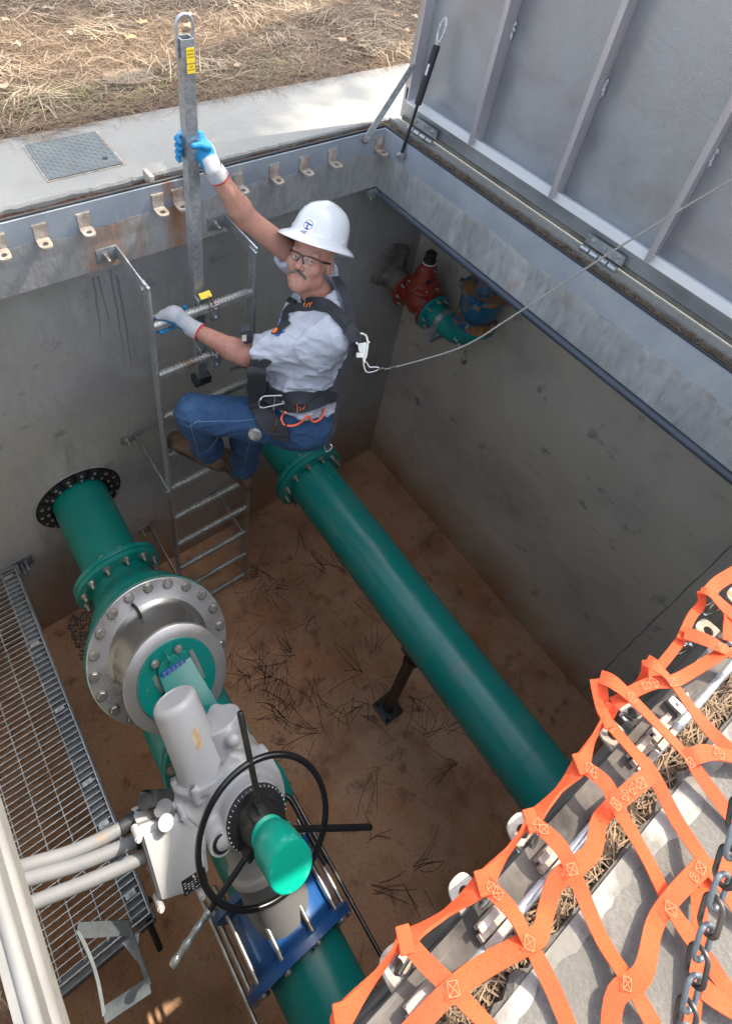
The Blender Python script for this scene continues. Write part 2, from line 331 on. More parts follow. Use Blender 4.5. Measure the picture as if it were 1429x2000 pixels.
ink_white = mat('white_ink', (.75, .75, .75), .5)
sticker_m = mat('cream_sticker', (.68, .64, .54), .5)
plate_m = mat('checker_plate', (.15, .165, .155), .55, .4, [(8, .4, .7, (.11, .125, .12)), (18, .66, .76, (.20, .12, .06))], .15, 60)
white_eye = mat('eye_white', (.75, .72, .70), .2); iris_m = mat('iris', (.07, .10, .12), .2)
lip_m = mat('lip', (.42, .15, .12), .45)
brass = mat('brass', (.45, .33, .12), .35, 1)
glass_m = bpy.data.materials.new('clear_lens'); glass_m.use_nodes = True
_n = glass_m.node_tree; _n.nodes.remove(_n.nodes['Principled BSDF'])
_t = _n.nodes.new('ShaderNodeBsdfTransparent'); _g = _n.nodes.new('ShaderNodeBsdfGlossy'); _g.inputs['Roughness'].default_value = .05; _m = _n.nodes.new('ShaderNodeMixShader'); _m.inputs[0].default_value = .05
_n.links.new(_t.outputs[0], _m.inputs[1]); _n.links.new(_g.outputs[0], _m.inputs[2]); _n.links.new(_m.outputs[0], _n.nodes['Material Output'].inputs[0])
def text_mesh(body, size, org, ex, ey, mt, name='lettering', parent=None, proj=None, lift=.0008, bold=0):
    cu = bpy.data.curves.new('t', 'FONT'); cu.body = body; cu.size = size; cu.align_x = 'CENTER'; cu.align_y = 'CENTER'; cu.offset = bold; cu.resolution_u = 3
    o = bpy.data.objects.new('t', cu); COL.objects.link(o); bpy.context.view_layer.update()
    me = bpy.data.meshes.new_from_object(o); V = [v.co.copy() for v in me.vertices]; F = [tuple(p.vertices) for p in me.polygons]
    bpy.data.objects.remove(o); bpy.data.meshes.remove(me)
    org = np.asarray(org, float); ex = nz(ex); ey = nz(ey); P = []
    en = np.cross(ex, ey)
    for v in V:
        p = org+ex*v.x+ey*v.y
        if proj is not None:
            l, n_, i, t = proj.ray_cast(Vector(p+en*.03), Vector(-en))
            p = (np.array(l) if l is not None else p)
        P.append(p+en*lift)
    mb = MB(); mb.v = [tuple(p) for p in P]; mb.f = F
    return mb.build(name, mt, parent, flat=True)
# ================================================ SETTING
X0, X1, Y0, Y1 = -.236, 2.094, -.12, 2.228            # hatch opening
WX0, WX1, WY0, WY1, FZ = -.75, 2.73, -.55, 2.40, -3.34
BZ = -.335
# floor
b = MB().bb((WX0-.1, WY0-.1, FZ-.2), (WX1+.1, WY1+.1, FZ)); tag(b.build('floor', conc_floor), kind='structure')
conc_wall2 = mat('bounce_lit_concrete', (.54, .50, .42), .85, 0, [(1.1, .38, .7, (.46, .43, .36), (1, 1, 1.3)), (2.4, .48, .70, (.38, .36, .31), (1, 1, .9), 9), (.8, .45, .66, (.55, .50, .38), (1, 1, 1), 3), (5, .62, .72, (.19, .185, .17), (1, 1, 1.2), 6), (3.2, .55, .8, (.60, .57, .50), (1, .6, .9), 8), (22, .60, .8, (.30, .29, .26), (1, .15, 1)), (2.0, .2, .6, (.36, .20, .10), (1, 1, .6), 6, (2, -2.75, -3.34))], .35, 60, (1, .4, 1), .1, bump2=(.25, 5))  # warmer and paler than the other walls: bounced light put into the colour
def wall(lo, hi, label):
    o = MB().bb(lo, hi).build('vault_wall', conc_wall2 if lo[0] == WX1 else conc_wall, loc=((lo[0]+hi[0])/2, (lo[1]+hi[1])/2, FZ)); return tag(o, label, 'wall', 'walls of the vault')
TOPW = -.42
wA = wall((WX0, WY1, FZ), (WX1, WY1+.2, TOPW), 'grey concrete vault wall the ladder is bolted to')
wB = wall((WX1, WY0-.2, FZ), (WX1+.2, WY1+.2, TOPW), 'grey concrete vault wall with brown damp foot, below the open lid, right of the long green pipe')
wall((WX0, WY0-.2, FZ), (WX1, WY0, TOPW), 'concrete vault wall under the orange net')
wall((WX0-.2, WY0-.2, FZ), (WX0, WY1+.2, TOPW), 'concrete vault wall behind the grating walkway')
joint = mat('form_joint', (.19, .185, .17), .9)
def seam_line(P, nrm, par):
    W_ = [.004+.004*abs(math.sin(i*2.3)) for i in range(len(P))]; MB().strap([A(*p) for p in P], W_, .002, nrm).build('form_joint', joint, par)
def wob(a, b_, n=24, s=.004): return [A(*a)+(A(*b_)-A(*a))*i/n+A(0, 0, random.uniform(-s, s)) for i in range(n+1)]
seam_line([A(WX1-.0005, -.010+random.uniform(-.003, .003), z) for z in np.linspace(-.45, -3.3, 30)], (1, 0, 0), wB)
# dark drips below the ladder bracket
drip = mat('drip_stain', (.20, .198, .19), .9)
for k in range(5):
    x = .66+random.uniform(-.03, .10); z0 = -.45-random.uniform(0, .12); L_ = random.uniform(.25, .95)
    P = [A(x+random.uniform(-.003, .003)+.02*t*math.sin(k), WY1-.0008-.0007*k, z0-L_*t) for t in np.linspace(0, 1, 9)]; MB().strap(P, [.010*(1-t)+.0012 for t in np.linspace(0, 1, 9)], .0012, (0, 1, 0)).build('drip', drip, wA)
# roof slab (underside over the recesses) with curb bands round the opening
def slab_ring(b, xi0, xi1, yi0, yi1, xo0, xo1, yo0, yo1, z0, z1):
    for lo, hi in (((xo0, yo0), (xi0, yo1)), ((xi1, yo0), (xo1, yo1)), ((xi0, yo0), (xi1, yi0)), ((xi0, yi1), (xi1, yo1))):
        b.bb((lo[0], lo[1], z0), (hi[0], hi[1], z1))
CA, CB, CC, CD = .022, .022, .045, .022               # width of the curb on each side
def ring4(b, z0, z1, out):
    xo0, xo1, yo0, yo1 = out
    for lo, hi in (((xo0, yo0), (X0, yo1)), ((X1, yo0), (xo1, yo1)), ((X0, yo0), (X1, Y0)), ((X0, Y1), (X1, yo1))): b.bb((lo[0], lo[1], z0), (hi[0], hi[1], z1))
b = MB(); ring4(b, BZ, BZ+.02, (WX0-.2, WX1+.2, WY0-.2, WY1+.2)); ring4(b, BZ+.02, -.012, (X0-CD, X1+CB, Y0-CC, Y1+CA)); tag(b.build('roof_slab', conc_band), kind='structure')
b = MB(); 
for lo, hi in (((WX0-.3, WY0-.3), (WX0-.2, WY1+.3)), ((WX1+.2, WY0-.3), (WX1+.3, WY1+.3)), ((WX0-.2, WY0-.3), (WX1+.2, WY0-.2)), ((WX0-.2, WY1+.2), (WX1+.2, WY1+.3))): b.bb((lo[0], lo[1], TOPW-.05), (hi[0], hi[1], BZ+.02))
b.bb((WX0-.2, WY1, TOPW), (WX1+.2, WY1+.2, BZ)).bb((WX1, WY0, TOPW), (WX1+.2, WY1, BZ)).bb((WX0-.2, WY0, TOPW), (WX0, WY1, BZ)).bb((WX0, WY0-.2, TOPW), (WX1, WY0, BZ))
tag(b.build('roof_slab_edge', conc_wall), kind='structure')
# apron on top, gutter between curb and apron
G0, G1, H0, H1 = -.33, 2.19, -.22, 2.312
def jag(n, a): return np.cumsum(rng.normal(0, a, n))*.3+rng.normal(0, a, n)
def apron_piece(name, inner, outer, mt, axis, sign):
    # a slab whose inner edge is slightly chipped; inner/outer run along the other axis
    pass
b = MB(); b.bb((X1+CB, -1.6, BZ+.02), (3.2, 2.83, -.055)); b.bb((-1.3, -1.6, BZ+.02), (X0-CD, 2.83, -.09)); b.bb((X0-CD, Y1+CA, BZ+.02), (X1+CB, 2.83, -.07)); b.bb((X0-CD, -1.6, BZ+.02), (X1+CB, Y0-CC, -.09))
xs_ = np.linspace(-.4, 2.2, 120)
b.add([(x, H1-.011+.003*sin(x*60), z) for x in xs_ for z in (-.09, -.020+.004*sin(x*23))], [(2*i, 2*i+1, 2*i+3, 2*i+2) for i in range(119)])
tag(b.build('gutter_bed', rustsoil), kind='structure')
def edge_slab(x0, x1, y_in, y_out, z1, name, mt, n=240, amp=.004):
    """horizontal slab running along x with a chipped inner edge and an arris"""
    xs = np.linspace(x0, x1, n); s = 1 if y_out > y_in else -1; j = jag(n, amp); j -= j.mean(); j = np.clip(j, -.012, .012)
    V = []; F = []
    for x, q in zip(xs, j):
        V += [(x, y_in+q*.4, -.10), (x, y_in+q*.7, z1-.012+abs(q)*.3), (x, y_in+s*.010+q, z1-.001), (x, y_in+s*.04, z1), (x, y_out, z1), (x, y_out, -.12)]
    for i in range(n-1):
        for k in range(5): a = i*6+k; F.append((a, a+1, a+7, a+6))
    F += [(5, 4, 3, 2, 1, 0), tuple((n-1)*6+k for k in range(6))]
    m = MB().add(V, F); return m
o = edge_slab(-1.5, 2.62, H1, 2.82, 0, '', conc_top).build('apron', conc_top, ang=25); tag(o, kind='structure')
o = edge_slab(-1.5, 3.2, H0, -1.7, 0, '', conc_old, 300, .007).build('apron', conc_old, ang=25); tag(o, kind='structure')
m = MB().bb((G1, H0, -.12), (3.2, H1, -.001)); m.bb((2.62, H1, -.12), (3.2, 2.82, -.002)); tag(m.build('apron', conc_top), kind='structure')
m = MB().bb((-1.5, H0, -.12), (G0, H1, -.001)); tag(m.build('apron', conc_top), kind='structure')
# thin paler lip cast along the gutter edge
def lip(path, w, h, mt=conc_top):
    return MB().strap(path, w, h)
# peeled white and blue paint along the old apron edge
m = MB(); xs = np.linspace(-.4, 2.4, 200); w = .034+.010*np.sin(xs*9)+.007*np.sin(xs*23+1)+rng.normal(0, .0025, 200)
V = []; F = []
for x, q in zip(xs, w): V += [(x, H0-.012, .0012), (x, H0-.012-q, .0012)]
for i in range(199): F.append((2*i, 2*i+1, 2*i+3, 2*i+2))
m.add(V, F); paintm = mat('peeling_paint', (.27, .255, .23), .8, 0, [(11, .44, .58, (.15, .14, .12), (1, 1, 1), 9), (8, .64, .67, (.16, .36, .42), (1, 1, 1), 7)], .4, 60)
tag(m.build('apron_paint', paintm), kind='structure')
# soil ground all round
m = MB(); R = 60
for lo, hi in (((-R, 2.82), (R, R)), ((-R, -R), (R, -1.7)), ((-R, -1.7), (-1.5, 2.82)), ((3.2, -1.7), (R, 2.82))): m.bb((lo[0], lo[1], -.6), (hi[0], hi[1], -.015))
tag(m.build('ground', soil), kind='structure')
def straw(name, n, area, mt, L=(.06, .18), w=.0011, z=(0, .03), curl=.25, seed=1, tilt=.15, segs=2, clump=0):
    r = np.random.default_rng(seed); x0, x1, y0, y1 = area
    c = np.stack([r.uniform(x0, x1, n), r.uniform(y0, y1, n), r.uniform(z[0], z[1], n)], 1)
    a = r.uniform(0, 2*pi, n)
    if clump:
        f = np.stack([r.uniform(x0, x1, clump), r.uniform(y0, y1, clump)], 1); k = r.integers(0, clump, n); c[:, :2] = f[k]+r.normal(0, .06 if n > 200 else .015, (n, 2)); a = r.uniform(0, 2*pi, clump)[k]+r.normal(0, .5, n)
    ln = r.uniform(L[0], L[1], n); cv = r.normal(0, curl, n); tl = r.normal(0, tilt, n)
    V = []; 
    pts = []
    d = a.copy(); p = c.copy(); st = ln/segs
    for s in range(segs+1):
        q = np.stack([-np.sin(d), np.cos(d), np.zeros(n)], 1); ww = w*(1 if s < segs else .4)
        pts.append(p-q*ww); pts.append(p+q*ww)
        p = p+np.stack([np.cos(d), np.sin(d), tl], 1)*st[:, None]; d = d+cv; tl = tl-abs(tl)*.8
        p[:, 2] = np.maximum(p[:, 2], z[0])
    V = np.stack(pts, 1).reshape(-1, 3); m_ = 2*(segs+1); base = np.arange(n)[:, None]*m_
    F = np.concatenate([base+np.array([[2*s, 2*s+1, 2*s+3, 2*s+2]]) for s in range(segs)], 0)
    keep = V
    return V, F
def both(*vf):
    V = []; F = []; o = 0
    for v, f in vf: V.append(v); F.append(f+o); o += len(v)
    return np.concatenate(V), np.concatenate(F)
V, F = both(straw('', 42000, (.1, 4.4, 2.80, 5.2), None, z=(-.01, .03), seed=2, w=.0009), straw('', 18000, (.1, 4.4, 2.81, 5.2), None, seed=3, z=(.0, .04), w=.0009, clump=300))
tag(from_arrays('pine_straw', V, F, needles), 'brown fallen pine needles covering the ground beyond the concrete apron', 'pine straw', kind='stuff')
V, F = both(straw('', 1300, (.2, 4.2, 2.98, 5.0), None, L=(.06, .24), w=.0024, z=(.03, .06), seed=5, clump=45, curl=.06, tilt=.2), straw('', 3500, (.2, 4.2, 2.9, 5.0), None, L=(.05, .16), w=.0014, z=(.03, .055), seed=6))
tag(from_arrays('dry_grass', V, F, needles2), 'pale dry grass stalks lying on the pine straw', 'dry grass', kind='stuff')
grn = mat('weeds', (.10, .13, .04), .8, 0, island=(.20, .19, .07))
V, F = both(*[straw('', 160, (x-.22, x+.22, y-.14, y+.14), None, L=(.01, .05), w=.002, z=(.02, .05), seed=20+i, tilt=.5) for i, (x, y) in enumerate([(.95, 2.98), (1.35, 3.02), (1.9, 3.0), (2.35, 4.0), (.75, 3.05), (2.6, 4.3)])])
tag(from_arrays('weeds', V, F, grn), 'small green weeds among the pine needles beside the apron', 'weeds', kind='stuff')
# debris in the gutters
def outside(V, F):                                    # drop needles that would reach over the opening
    g = V.reshape(-1, 6, 3); k = ((g[:, :, 0] < X0-.02) | (g[:, :, 0] > X1+.02) | (g[:, :, 1] < Y0-CC+.01) | (g[:, :, 1] > Y1+.015)).all(1) & (g[:, :, 2] < .02).all(1)
    g = g[k]; n = len(g); b = np.arange(n)[:, None]*6
    return g.reshape(-1, 3), np.concatenate([b+np.array([[0, 1, 3, 2]]), b+np.array([[2, 3, 5, 4]])])
V, F = both(straw('', 1600, (.2, 2.5, H0+.005, Y0-CC-.002), None, L=(.05, .13), z=(-.085, -.02), seed=31, w=.0011), straw('', 1300, (X1+CB, G1+.03, -.1, 2.3), None, L=(.02, .08), z=(-.07, -.015), seed=32, w=.001), straw('', 260, (1.4, 2.2, Y1+.02, H1), None, L=(.03, .1), z=(-.08, -.02), seed=33, w=.001), straw('', 300, (-.325, -.262, -.2, 1.2), None, L=(.04, .1), z=(-.08, -.02), seed=34))
V, F = outside(V, F)
tag(from_arrays('gutter_straw', V, F, needles), 'dry pine needles caught in the gutter round the hatch frame', 'pine straw', kind='stuff')
V, F = both(straw('', 3600, (.25, 1.6, H0-.004, Y0-CC-.008), None, L=(.04, .10), z=(-.075, -.016), seed=35, w=.0012), straw('', 5000, (X1+CB, G1+.02, -.1, 2.3), None, L=(.01, .05), z=(-.052, -.012), seed=36, w=.0013))
V, F = outside(V, F)
tag(from_arrays('gutter_needles', V, F, needles), 'brown needles and soil packed in the gutter under the lid hinge', 'pine straw', kind='stuff')
# dark needles and twigs on the vault floor
vf = []
for i in range(34):
    x = random.uniform(.5, 2.0); y = random.uniform(-.3, 2.1)
    v, f = straw('', random.randint(2, 7), (x-.03, x+.03, y-.03, y+.03), None, L=(.10, .30), w=.0014, z=(FZ+.003, FZ+.006), seed=100+i, clump=1, curl=.13, tilt=.01, segs=5); vf.append((v, f))
for i, (x, y) in enumerate([(1.02, 1.15), (1.05, .95), (1.1, 1.3), (.95, 1.4), (1.2, 1.75), (1.45, .72)]):
    vf.append(straw('', 17, (x-.16, x+.16, y-.16, y+.16), None, L=(.08, .25), w=.0014, z=(FZ+.003, FZ+.008), seed=200+i, clump=7, curl=.12, tilt=.01, segs=5))
vf.append(straw('', 150, (-.05, 2.6, -.5, 2.3), None, L=(.02, .12), w=.001, z=(FZ+.003, FZ+.006), seed=300, curl=.12, tilt=.01, segs=5))
V, F = both(*vf)
tag(from_arrays('fallen_twigs', V, F, needles_dk), 'dark pine needles and twigs scattered on the brown vault floor', 'pine twigs', kind='stuff')
# gravel patch at the foot of the wall
m = MB()
for i in range(900):
    x = random.uniform(.02, .42); y = random.uniform(1.95, 2.39); r = random.uniform(.004, .011)
    if y < 2.39-.42+.4*abs(x-.25): continue
    m.lathe((x, y, FZ), (random.uniform(-.3, .3), random.uniform(-.3, .3), 1), [(0, r), (r*.7, r*.8), (r, r*.3)], 5)
grav = mat('gravel', (.09, .08, .07), .9, 0, island=(.20, .18, .16))
tag(m.build('gravel', grav, flat=True), 'patch of fine gravel at the foot of the wall by the walkway', 'gravel', kind='stuff')
# leaf litter
m = MB()
for i in range(46):
    c = A(random.uniform(.3, 4), random.uniform(2.9, 4.8), .05+random.random()*.02); a = random.uniform(0, 6.28); s_ = random.uniform(.02, .045)
    P = [c+A(cos(a+t)*s_*q, sin(a+t)*s_*q, random.uniform(-.006, .01)) for t, q in ((0, 1.4), (.5, .6), (1.1, 1), (1.7, .5), (2.4, .9), (3.14, .7), (3.9, .9), (4.5, .5), (5.2, 1), (5.8, .6))]
    m.add(P, [tuple(range(10))])
leafm = mat('dead_leaf', (.42, .22, .09), .7, 0, island=(.30, .24, .17))
tag(m.build('dead_leaves', leafm, flat=True), 'curled dead oak leaves on the pine straw', 'dead leaves', kind='stuff')
# ================================================ HATCH FRAME
fr = thing('access_hatch', 'open access hatch with ribbed aluminium lid upright and lugs round its steel frame', 'hatch', (X1, Y1, 0))
LZ = -.125
pale_edge = mat('pale_frame_edge', (.18, .175, .16), .65, .0, [(5, .4, .7, (.13, .125, .115)), (9, .66, .75, (.30, .23, .15))], .06, 40)
def side(lo, hi): return MB().bb(lo, hi)
for lo, hi in (((X0-CD, Y1-.004, LZ), (X1+CB, Y1+CA+.002, .0)), ((X1-.004, Y0, LZ), (X1+CB+.002, Y1-.004, .0)), ((X0-CD, Y0-CC, LZ), (X1+CB, Y0+.004, .0)), ((X0-CD-.002, Y0+.004, LZ), (X0+.004, Y1-.004, .0))):
    MB().bb(lo, hi).build('frame_channel', rim_m if hi[1] < 0 else (galv_frame if lo[0] > X0 or lo[1] > 2 else pale_edge), fr)
MB().bb((X0+.001, Y0-CC+.001, BZ-.002), (X1, Y0+.003, LZ-.001)).build('frame_skirt', rim_m, fr)
MB().cyl((X0-CD, Y0-CC-.004, -.004), (X1+CB, Y0-CC-.004, -.004), .0095).build('rolled_edge', galv, fr)
MB().cyl((X0+.0, Y0+.01, -.004), (X0+.0, Y1-.01, -.004), .012).cyl((X0-.001, Y0+.01, -.150), (X0-.001, Y1-.01, -.150), .016).build('rolled_edge', pale_edge, fr)
for p, q in (((X0, Y1+.012, .004), (X1, Y1+.012, .004)), ((X1+.012, Y0, .004), (X1+.012, Y1+.012, .004))):
    MB().cyl(p, q, .0075, n=10).build('gasket', rubber, fr)
# mortar smear with an uneven upper edge
def smear(a, b_, nrm, n=260, lo=-.20, hi=-.12, amp=.003):
    a = A(*a); b_ = A(*b_); nrm = A(*nrm); j = jag(n, amp); j -= j.mean(); V = []; F = []
    for i in range(n):
        t = i/(n-1); p = a+(b_-a)*t; zt = hi+np.clip(j[i]*.35, -.004, .004)+.005*sin(i*.11+1)+.004*sin(i*.043)+.003*sin(i*.29)
        for z, d in ((lo, .0003), (lo+.03, .0022), (zt-.010, .0050), (zt, .0045), (zt+.001, .0008)): V.append((p[0]+nrm[0]*d, p[1]+nrm[1]*d, z))
    for i in range(n-1):
        for k in range(4): q = i*5+k; F.append((q, q+1, q+6, q+5))
    return MB().add(V, F)
smear((X0, Y1, 0), (X1, Y1, 0), (0, -1, 0)).build('mortar_joint', conc_band, fr, ang=60)
smear((X0, Y0, 0), (X0, Y1, 0), (1, 0, 0), lo=BZ-.001, hi=-.17).build('mortar_joint', mat('pale_mortar', (.19, .18, .16), .85, 0, [(6, .4, .7, (.14, .135, .12)), (20, .6, .7, (.12, .11, .10))], .4, 50), fr, ang=60)
smear((X1, Y0, 0), (X1, Y1, 0), (-1, 0, 0), hi=-.12, amp=.005).build('mortar_joint', conc_band, fr, ang=60)
# lugs: an L of flat bar with a holed foot
def lug(x, y, nrm, rz=None, z=-.05, sc=1.0, top=False):
    nrm = A(*nrm); t = A(-nrm[1], nrm[0], 0); w = .048*sc; m = MB(); p = A(x, y, z)
    m.box(p+nrm*.010+A(0, 0, -.022), (w, .006, .060), (t, nrm, A(0, 0, 1)))
    m.box(p+nrm*.006+A(0, 0, .008), (w*1.1, .011, .009), (t, nrm, A(0, 0, 1)))
    # foot with rounded end and a hole
    c = p+nrm*.045+A(0, 0, -.053); n = 20; out = []; inn = []
    for k in range(n):
        a = 2*pi*k/n; u = cos(a); v = sin(a)
        ox = np.clip(u*1.25, -1, 1)*w/2 if v < 0 else (abs(u)**.7*np.sign(u))*w/2; oy = (np.clip(v*1.3, -1, 0) if v < 0 else (abs(v)**.7))*.034
        out.append(c+t*ox+nrm*oy); inn.append(c+t*u*.0115+nrm*(v*.0115+.006))
    V = []; 
    for zz in (-.004, .004):
        V += [q+A(0, 0, zz) for q in out]+[q+A(0, 0, zz) for q in inn]
    F = []
    for k in range(n):
        k2 = (k+1) % n
        F += [(k, n+k, n+k2, k2), (2*n+k, 2*n+k2, 3*n+k2, 3*n+k), (k, k2, 2*n+k2, 2*n+k), (n+k, 3*n+k, 3*n+k2, n+k2)]
    if top:                                           # bent plate lapping the rim, with two weld ridges
        for dy, hh in ((-.004, .020), (-.020, .014)): m.box(p+A(0, dy, -z+hh/2-.002), (w*1.15, .012, hh), (t, nrm, A(0, 0, 1)))
    m.add(V, F); return m.build('lug', rusty_lug if rz is None else rz, fr, bevel=0)
for x in (.277, .424, .588, .892, .981, 1.268, 1.451, 1.613, 1.776, 2.061): lug(x, Y1, (0, -1, 0))
clug = []
for q in ((775, 1915), (905, 1775), (1015, 1655), (1195, 1475), (1225, 1425), (1368, 1262), (1414, 1185)):
    P = pt(q[0], q[1], 2, -.09); clug.append(P[0]); lug(P[0], Y0-.028, (0, 1, 0), sc=1.1, z=.022, top=True)
# notch with an upright steel tab beside the pole, and small wedge pieces in the gutter
MB().box((.885, Y1+.045, .01), (.018, .075, .05)).build('lock_tab', rusty_lug, fr, bevel=.002)
# square access plate in the apron
ap = thing('access_plate', 'square diamond-pattern steel cover plate let into the apron beside the hatch', 'cover plate', (.69, 2.575, 0))
c = A(.69, 2.576, .004); m = MB().box(c, (.30, .298, .008))
nx, ny = 15, 15
for i in range(nx):
    for j in range(ny):
        p = c+A((i-(nx-1)/2)*.0195, (j-(ny-1)/2)*.0195, .0045); a = radians(45 if (i+j) % 2 else -45)
        if abs(p[0]-.69-.10) < .018 and abs(p[1]-2.576+.085) < .018: continue
        u = A(cos(a), sin(a), 0); v = A(-sin(a), cos(a), 0); L_, w_ = .0105, .0034
        m.add([p-u*L_, p-v*w_, p+u*L_, p+v*w_, p-u*L_*.6+A(0, 0, .0014), p-v*w_*.5+A(0, 0, .0018), p+u*L_*.6+A(0, 0, .0014), p+v*w_*.5+A(0, 0, .0018)], [(4, 5, 6, 7), (0, 1, 5, 4), (1, 2, 6, 5), (2, 3, 7, 6), (3, 0, 4, 7)])
m.build('plate', plate_m, ap, ang=20)
MB().lathe(c+A(.10, -.085, .001), (0, 0, 1), [(0, .0125), (.0042, .0125)], 20).build('lifting_hole', rubber, ap)
m = MB().ring((0, 0, 0), (0, 0, 1), 1, 1, 0) if False else MB()
for lo, hi in (((.532, 2.42, -.01), (.54, 2.732, .0035)), ((.84, 2.42, -.01), (.85, 2.732, .0035)), ((.54, 2.42, -.01), (.84, 2.4265, .0035)), ((.54, 2.7255, -.01), (.84, 2.732, .0035))): m.bb(lo, hi)
m.build('frame', rusty_lug, ap)
# buried round lid in the straw
bl = thing('valve_box_lid', 'round dark valve box lid half buried in the pine straw', 'cover', tuple(pt(250, 152, 2, .02)))
P = pt(250, 148, 2, .02); m = MB().lathe(P, (0, .1, 1), [(-.03, .125), (.004, .125), (.006, .118), (.003, .11), (.004, .02)], 40); m.build('lid', mat('dirty_lid', (.13, .10, .075), .9, 0, [(20, .4, .7, (.25, .18, .12))], .6, 60), bl)
# ================================================ LID
LX = 2.235
LH, LY0, LY1 = 1.85, -.12, 2.285
lid = MB().bb((LX, LY0, .012), (LX+.006, LY1, LH)).build('lid', alu_sheet, fr)
MB().bb((LX+.008, LY0, .03), (LX+.012, LY1-.001, LH-.002)).build('backing', alu, lid)
ribs = [1.735, 1.265, .800, .345, -.08]
m = MB().bb((LX-.065, LY0, .135), (LX-.001, 2.19, .145)).bb((LX-.071, LY0, .135), (LX-.0655, 2.12, .176)); m.build('edge_bar', mat('bright_edge', (.74, .75, .76), .4, .25, [(20, .4, .7, (.66, .68, .7), (1, .1, 1))], .03, 90), lid)
MB().bb((LX-.06, 2.19, .135), (LX-.001, 2.198, LH)).build('edge_bar', alu_rib, lid)
MB().bb((LX-.045, 2.226, .135), (LX-.001, 2.232, LH)).bb((LX-.050, 2.198, .2), (LX-.044, 2.226, LH)).build('slotted_channel', alu, lid)
for y in ribs:
    m = MB().bb((LX-.085, y-.004, .148), (LX-.001, y+.004, LH)).bb((LX-.091, y-.02, .148), (LX-.0855, y+.004, LH)); m.build('rib', alu_rib, lid, bevel=.0015)
weld = mat('weld_bead', (.72, .72, .72), .3, .9, [(90, .4, .6, (.5, .5, .5))], .8, 160)
for y, zz in ((1.735-.02, .60), (1.265-.02, .56), (.80-.02, .52)):
    P = [A(LX-.012, y+.012+random.uniform(-.003, .003), zz+k*.012) for k in range(7)]
    MB().tube(P, [.004, .008, .0065, .008, .006, .008, .004], 8).build('weld', weld, lid)
# lower hinge strip, hinges
MB().bb((LX-.010, LY0, .006), (LX-.001, 2.26, .026)).build('hinge_strip', mat('dull_strip', (.16, .145, .12), .7, .1, [(12, .4, .7, (.10, .085, .065))], .2, 60), lid)
for y in (2.08, .985, -.02):
    m = MB().bb((LX-.026, y-.09, .030), (LX-.022, y+.09, .075))
    for k in range(3): m.bolt((LX-.026, y-.06+k*.06, .056), (-1, 0, 0), .008)
    for k in range(4): m.cyl((LX-.040, y-.085+k*.045, .012), (LX-.040, y-.085+k*.045+.037, .012), .013, n=14)
    m.build('hinge', galv, lid)
# concrete lip under the lid along the gutter
# gas strut and hold-open stay
gs = thing('gas_strut', 'black gas strut with clevis ends holding the open lid', 'gas strut', tuple(pt(783, 308, 0, X1)))
a = pt(784, 300, 0, X1-.02); c = pt(866, 48, 0, LX-.05); d = nz(c-a); L_ = np.linalg.norm(c-a)
ct = pt(816, 205, 0, a[0]+(c[0]-a[0])*.42); tt = (ct-a) @ d
MB().cyl(a, a+d*tt, .0078).build('rod', blk_rod, gs)
MB().lathe(a+d*tt, d, [(0, .009), (.006, .0165), (L_-tt-.09, .0165), (L_-tt-.082, .009)], 20).build('cylinder', rubber, gs)
MB().box(a+d*(tt+.17)+A(-.0166, -.004, 0), (.001, .012, .05), basis(d)[:2][::-1] and (A(1, 0, 0), nz(np.cross(d, A(1, 0, 0))), d)).build('label', mat('grey_label', (.5, .5, .5), .5), gs)
u, v, _ = basis(d)
m = MB()
m.tube(smooth_path([c-d*.085, c-d*.05+A(0, .014, 0), c+A(0, .016, 0), c+d*.03, c+A(0, -.016, 0), c-d*.05+A(0, -.014, 0), c-d*.085], 5), .0055); m.cyl(c-d*.10, c-d*.07, .010)
m.build('clevis', weld, gs)
m = MB().box(a-d*.01, (.03, .03, .035)).cyl(a+A(-.03, 0, 0), a+A(.02, 0, 0), .008).bolt(a+A(-.02, 0, 0), (-1, 0, 0), .010); m.build('bracket', galv, gs, bevel=.002)
st = thing('hold_open_arm', 'flat galvanised hold-open arm from the frame corner to the lid', 'lid stay', tuple(pt(710, 275, 1, Y1-.02)))
a = pt(712, 275, 1, Y1-.02); c = pt(806, 128, 0, LX-.06)
MB().strap([a, c], .030, .006, A(-.3, -1, .2)).build('arm', galv, st)
MB().bolt(a+A(0, -.004, 0), (0, -1, 0), .011).bolt(c+A(-.005, -.004, 0), (-1, -.6, 0), .010).build('bolt', bolt_m, st)
# drain pipe under the curb band
m = MB().tube([(X1-.006, 2.21, BZ-.019), (X1-.006, 1.0, BZ-.020), (X1-.006, Y0-.3, BZ-.019)], .019, 20)
dp = thing('drain_pipe', 'long dark conduit pipe slung under the curb on the lid side', 'pipe', (X1-.035, 2.21, BZ-.035)); m.build('pipe', hose_m, dp)
MB().bb((X1-.065, 2.185, BZ-.03), (X1-.01, 2.215, BZ-.001)).bolt((X1-.055, 2.19, BZ-.03), (0, -.3, -1), .009).build('hanger', galv, dp)
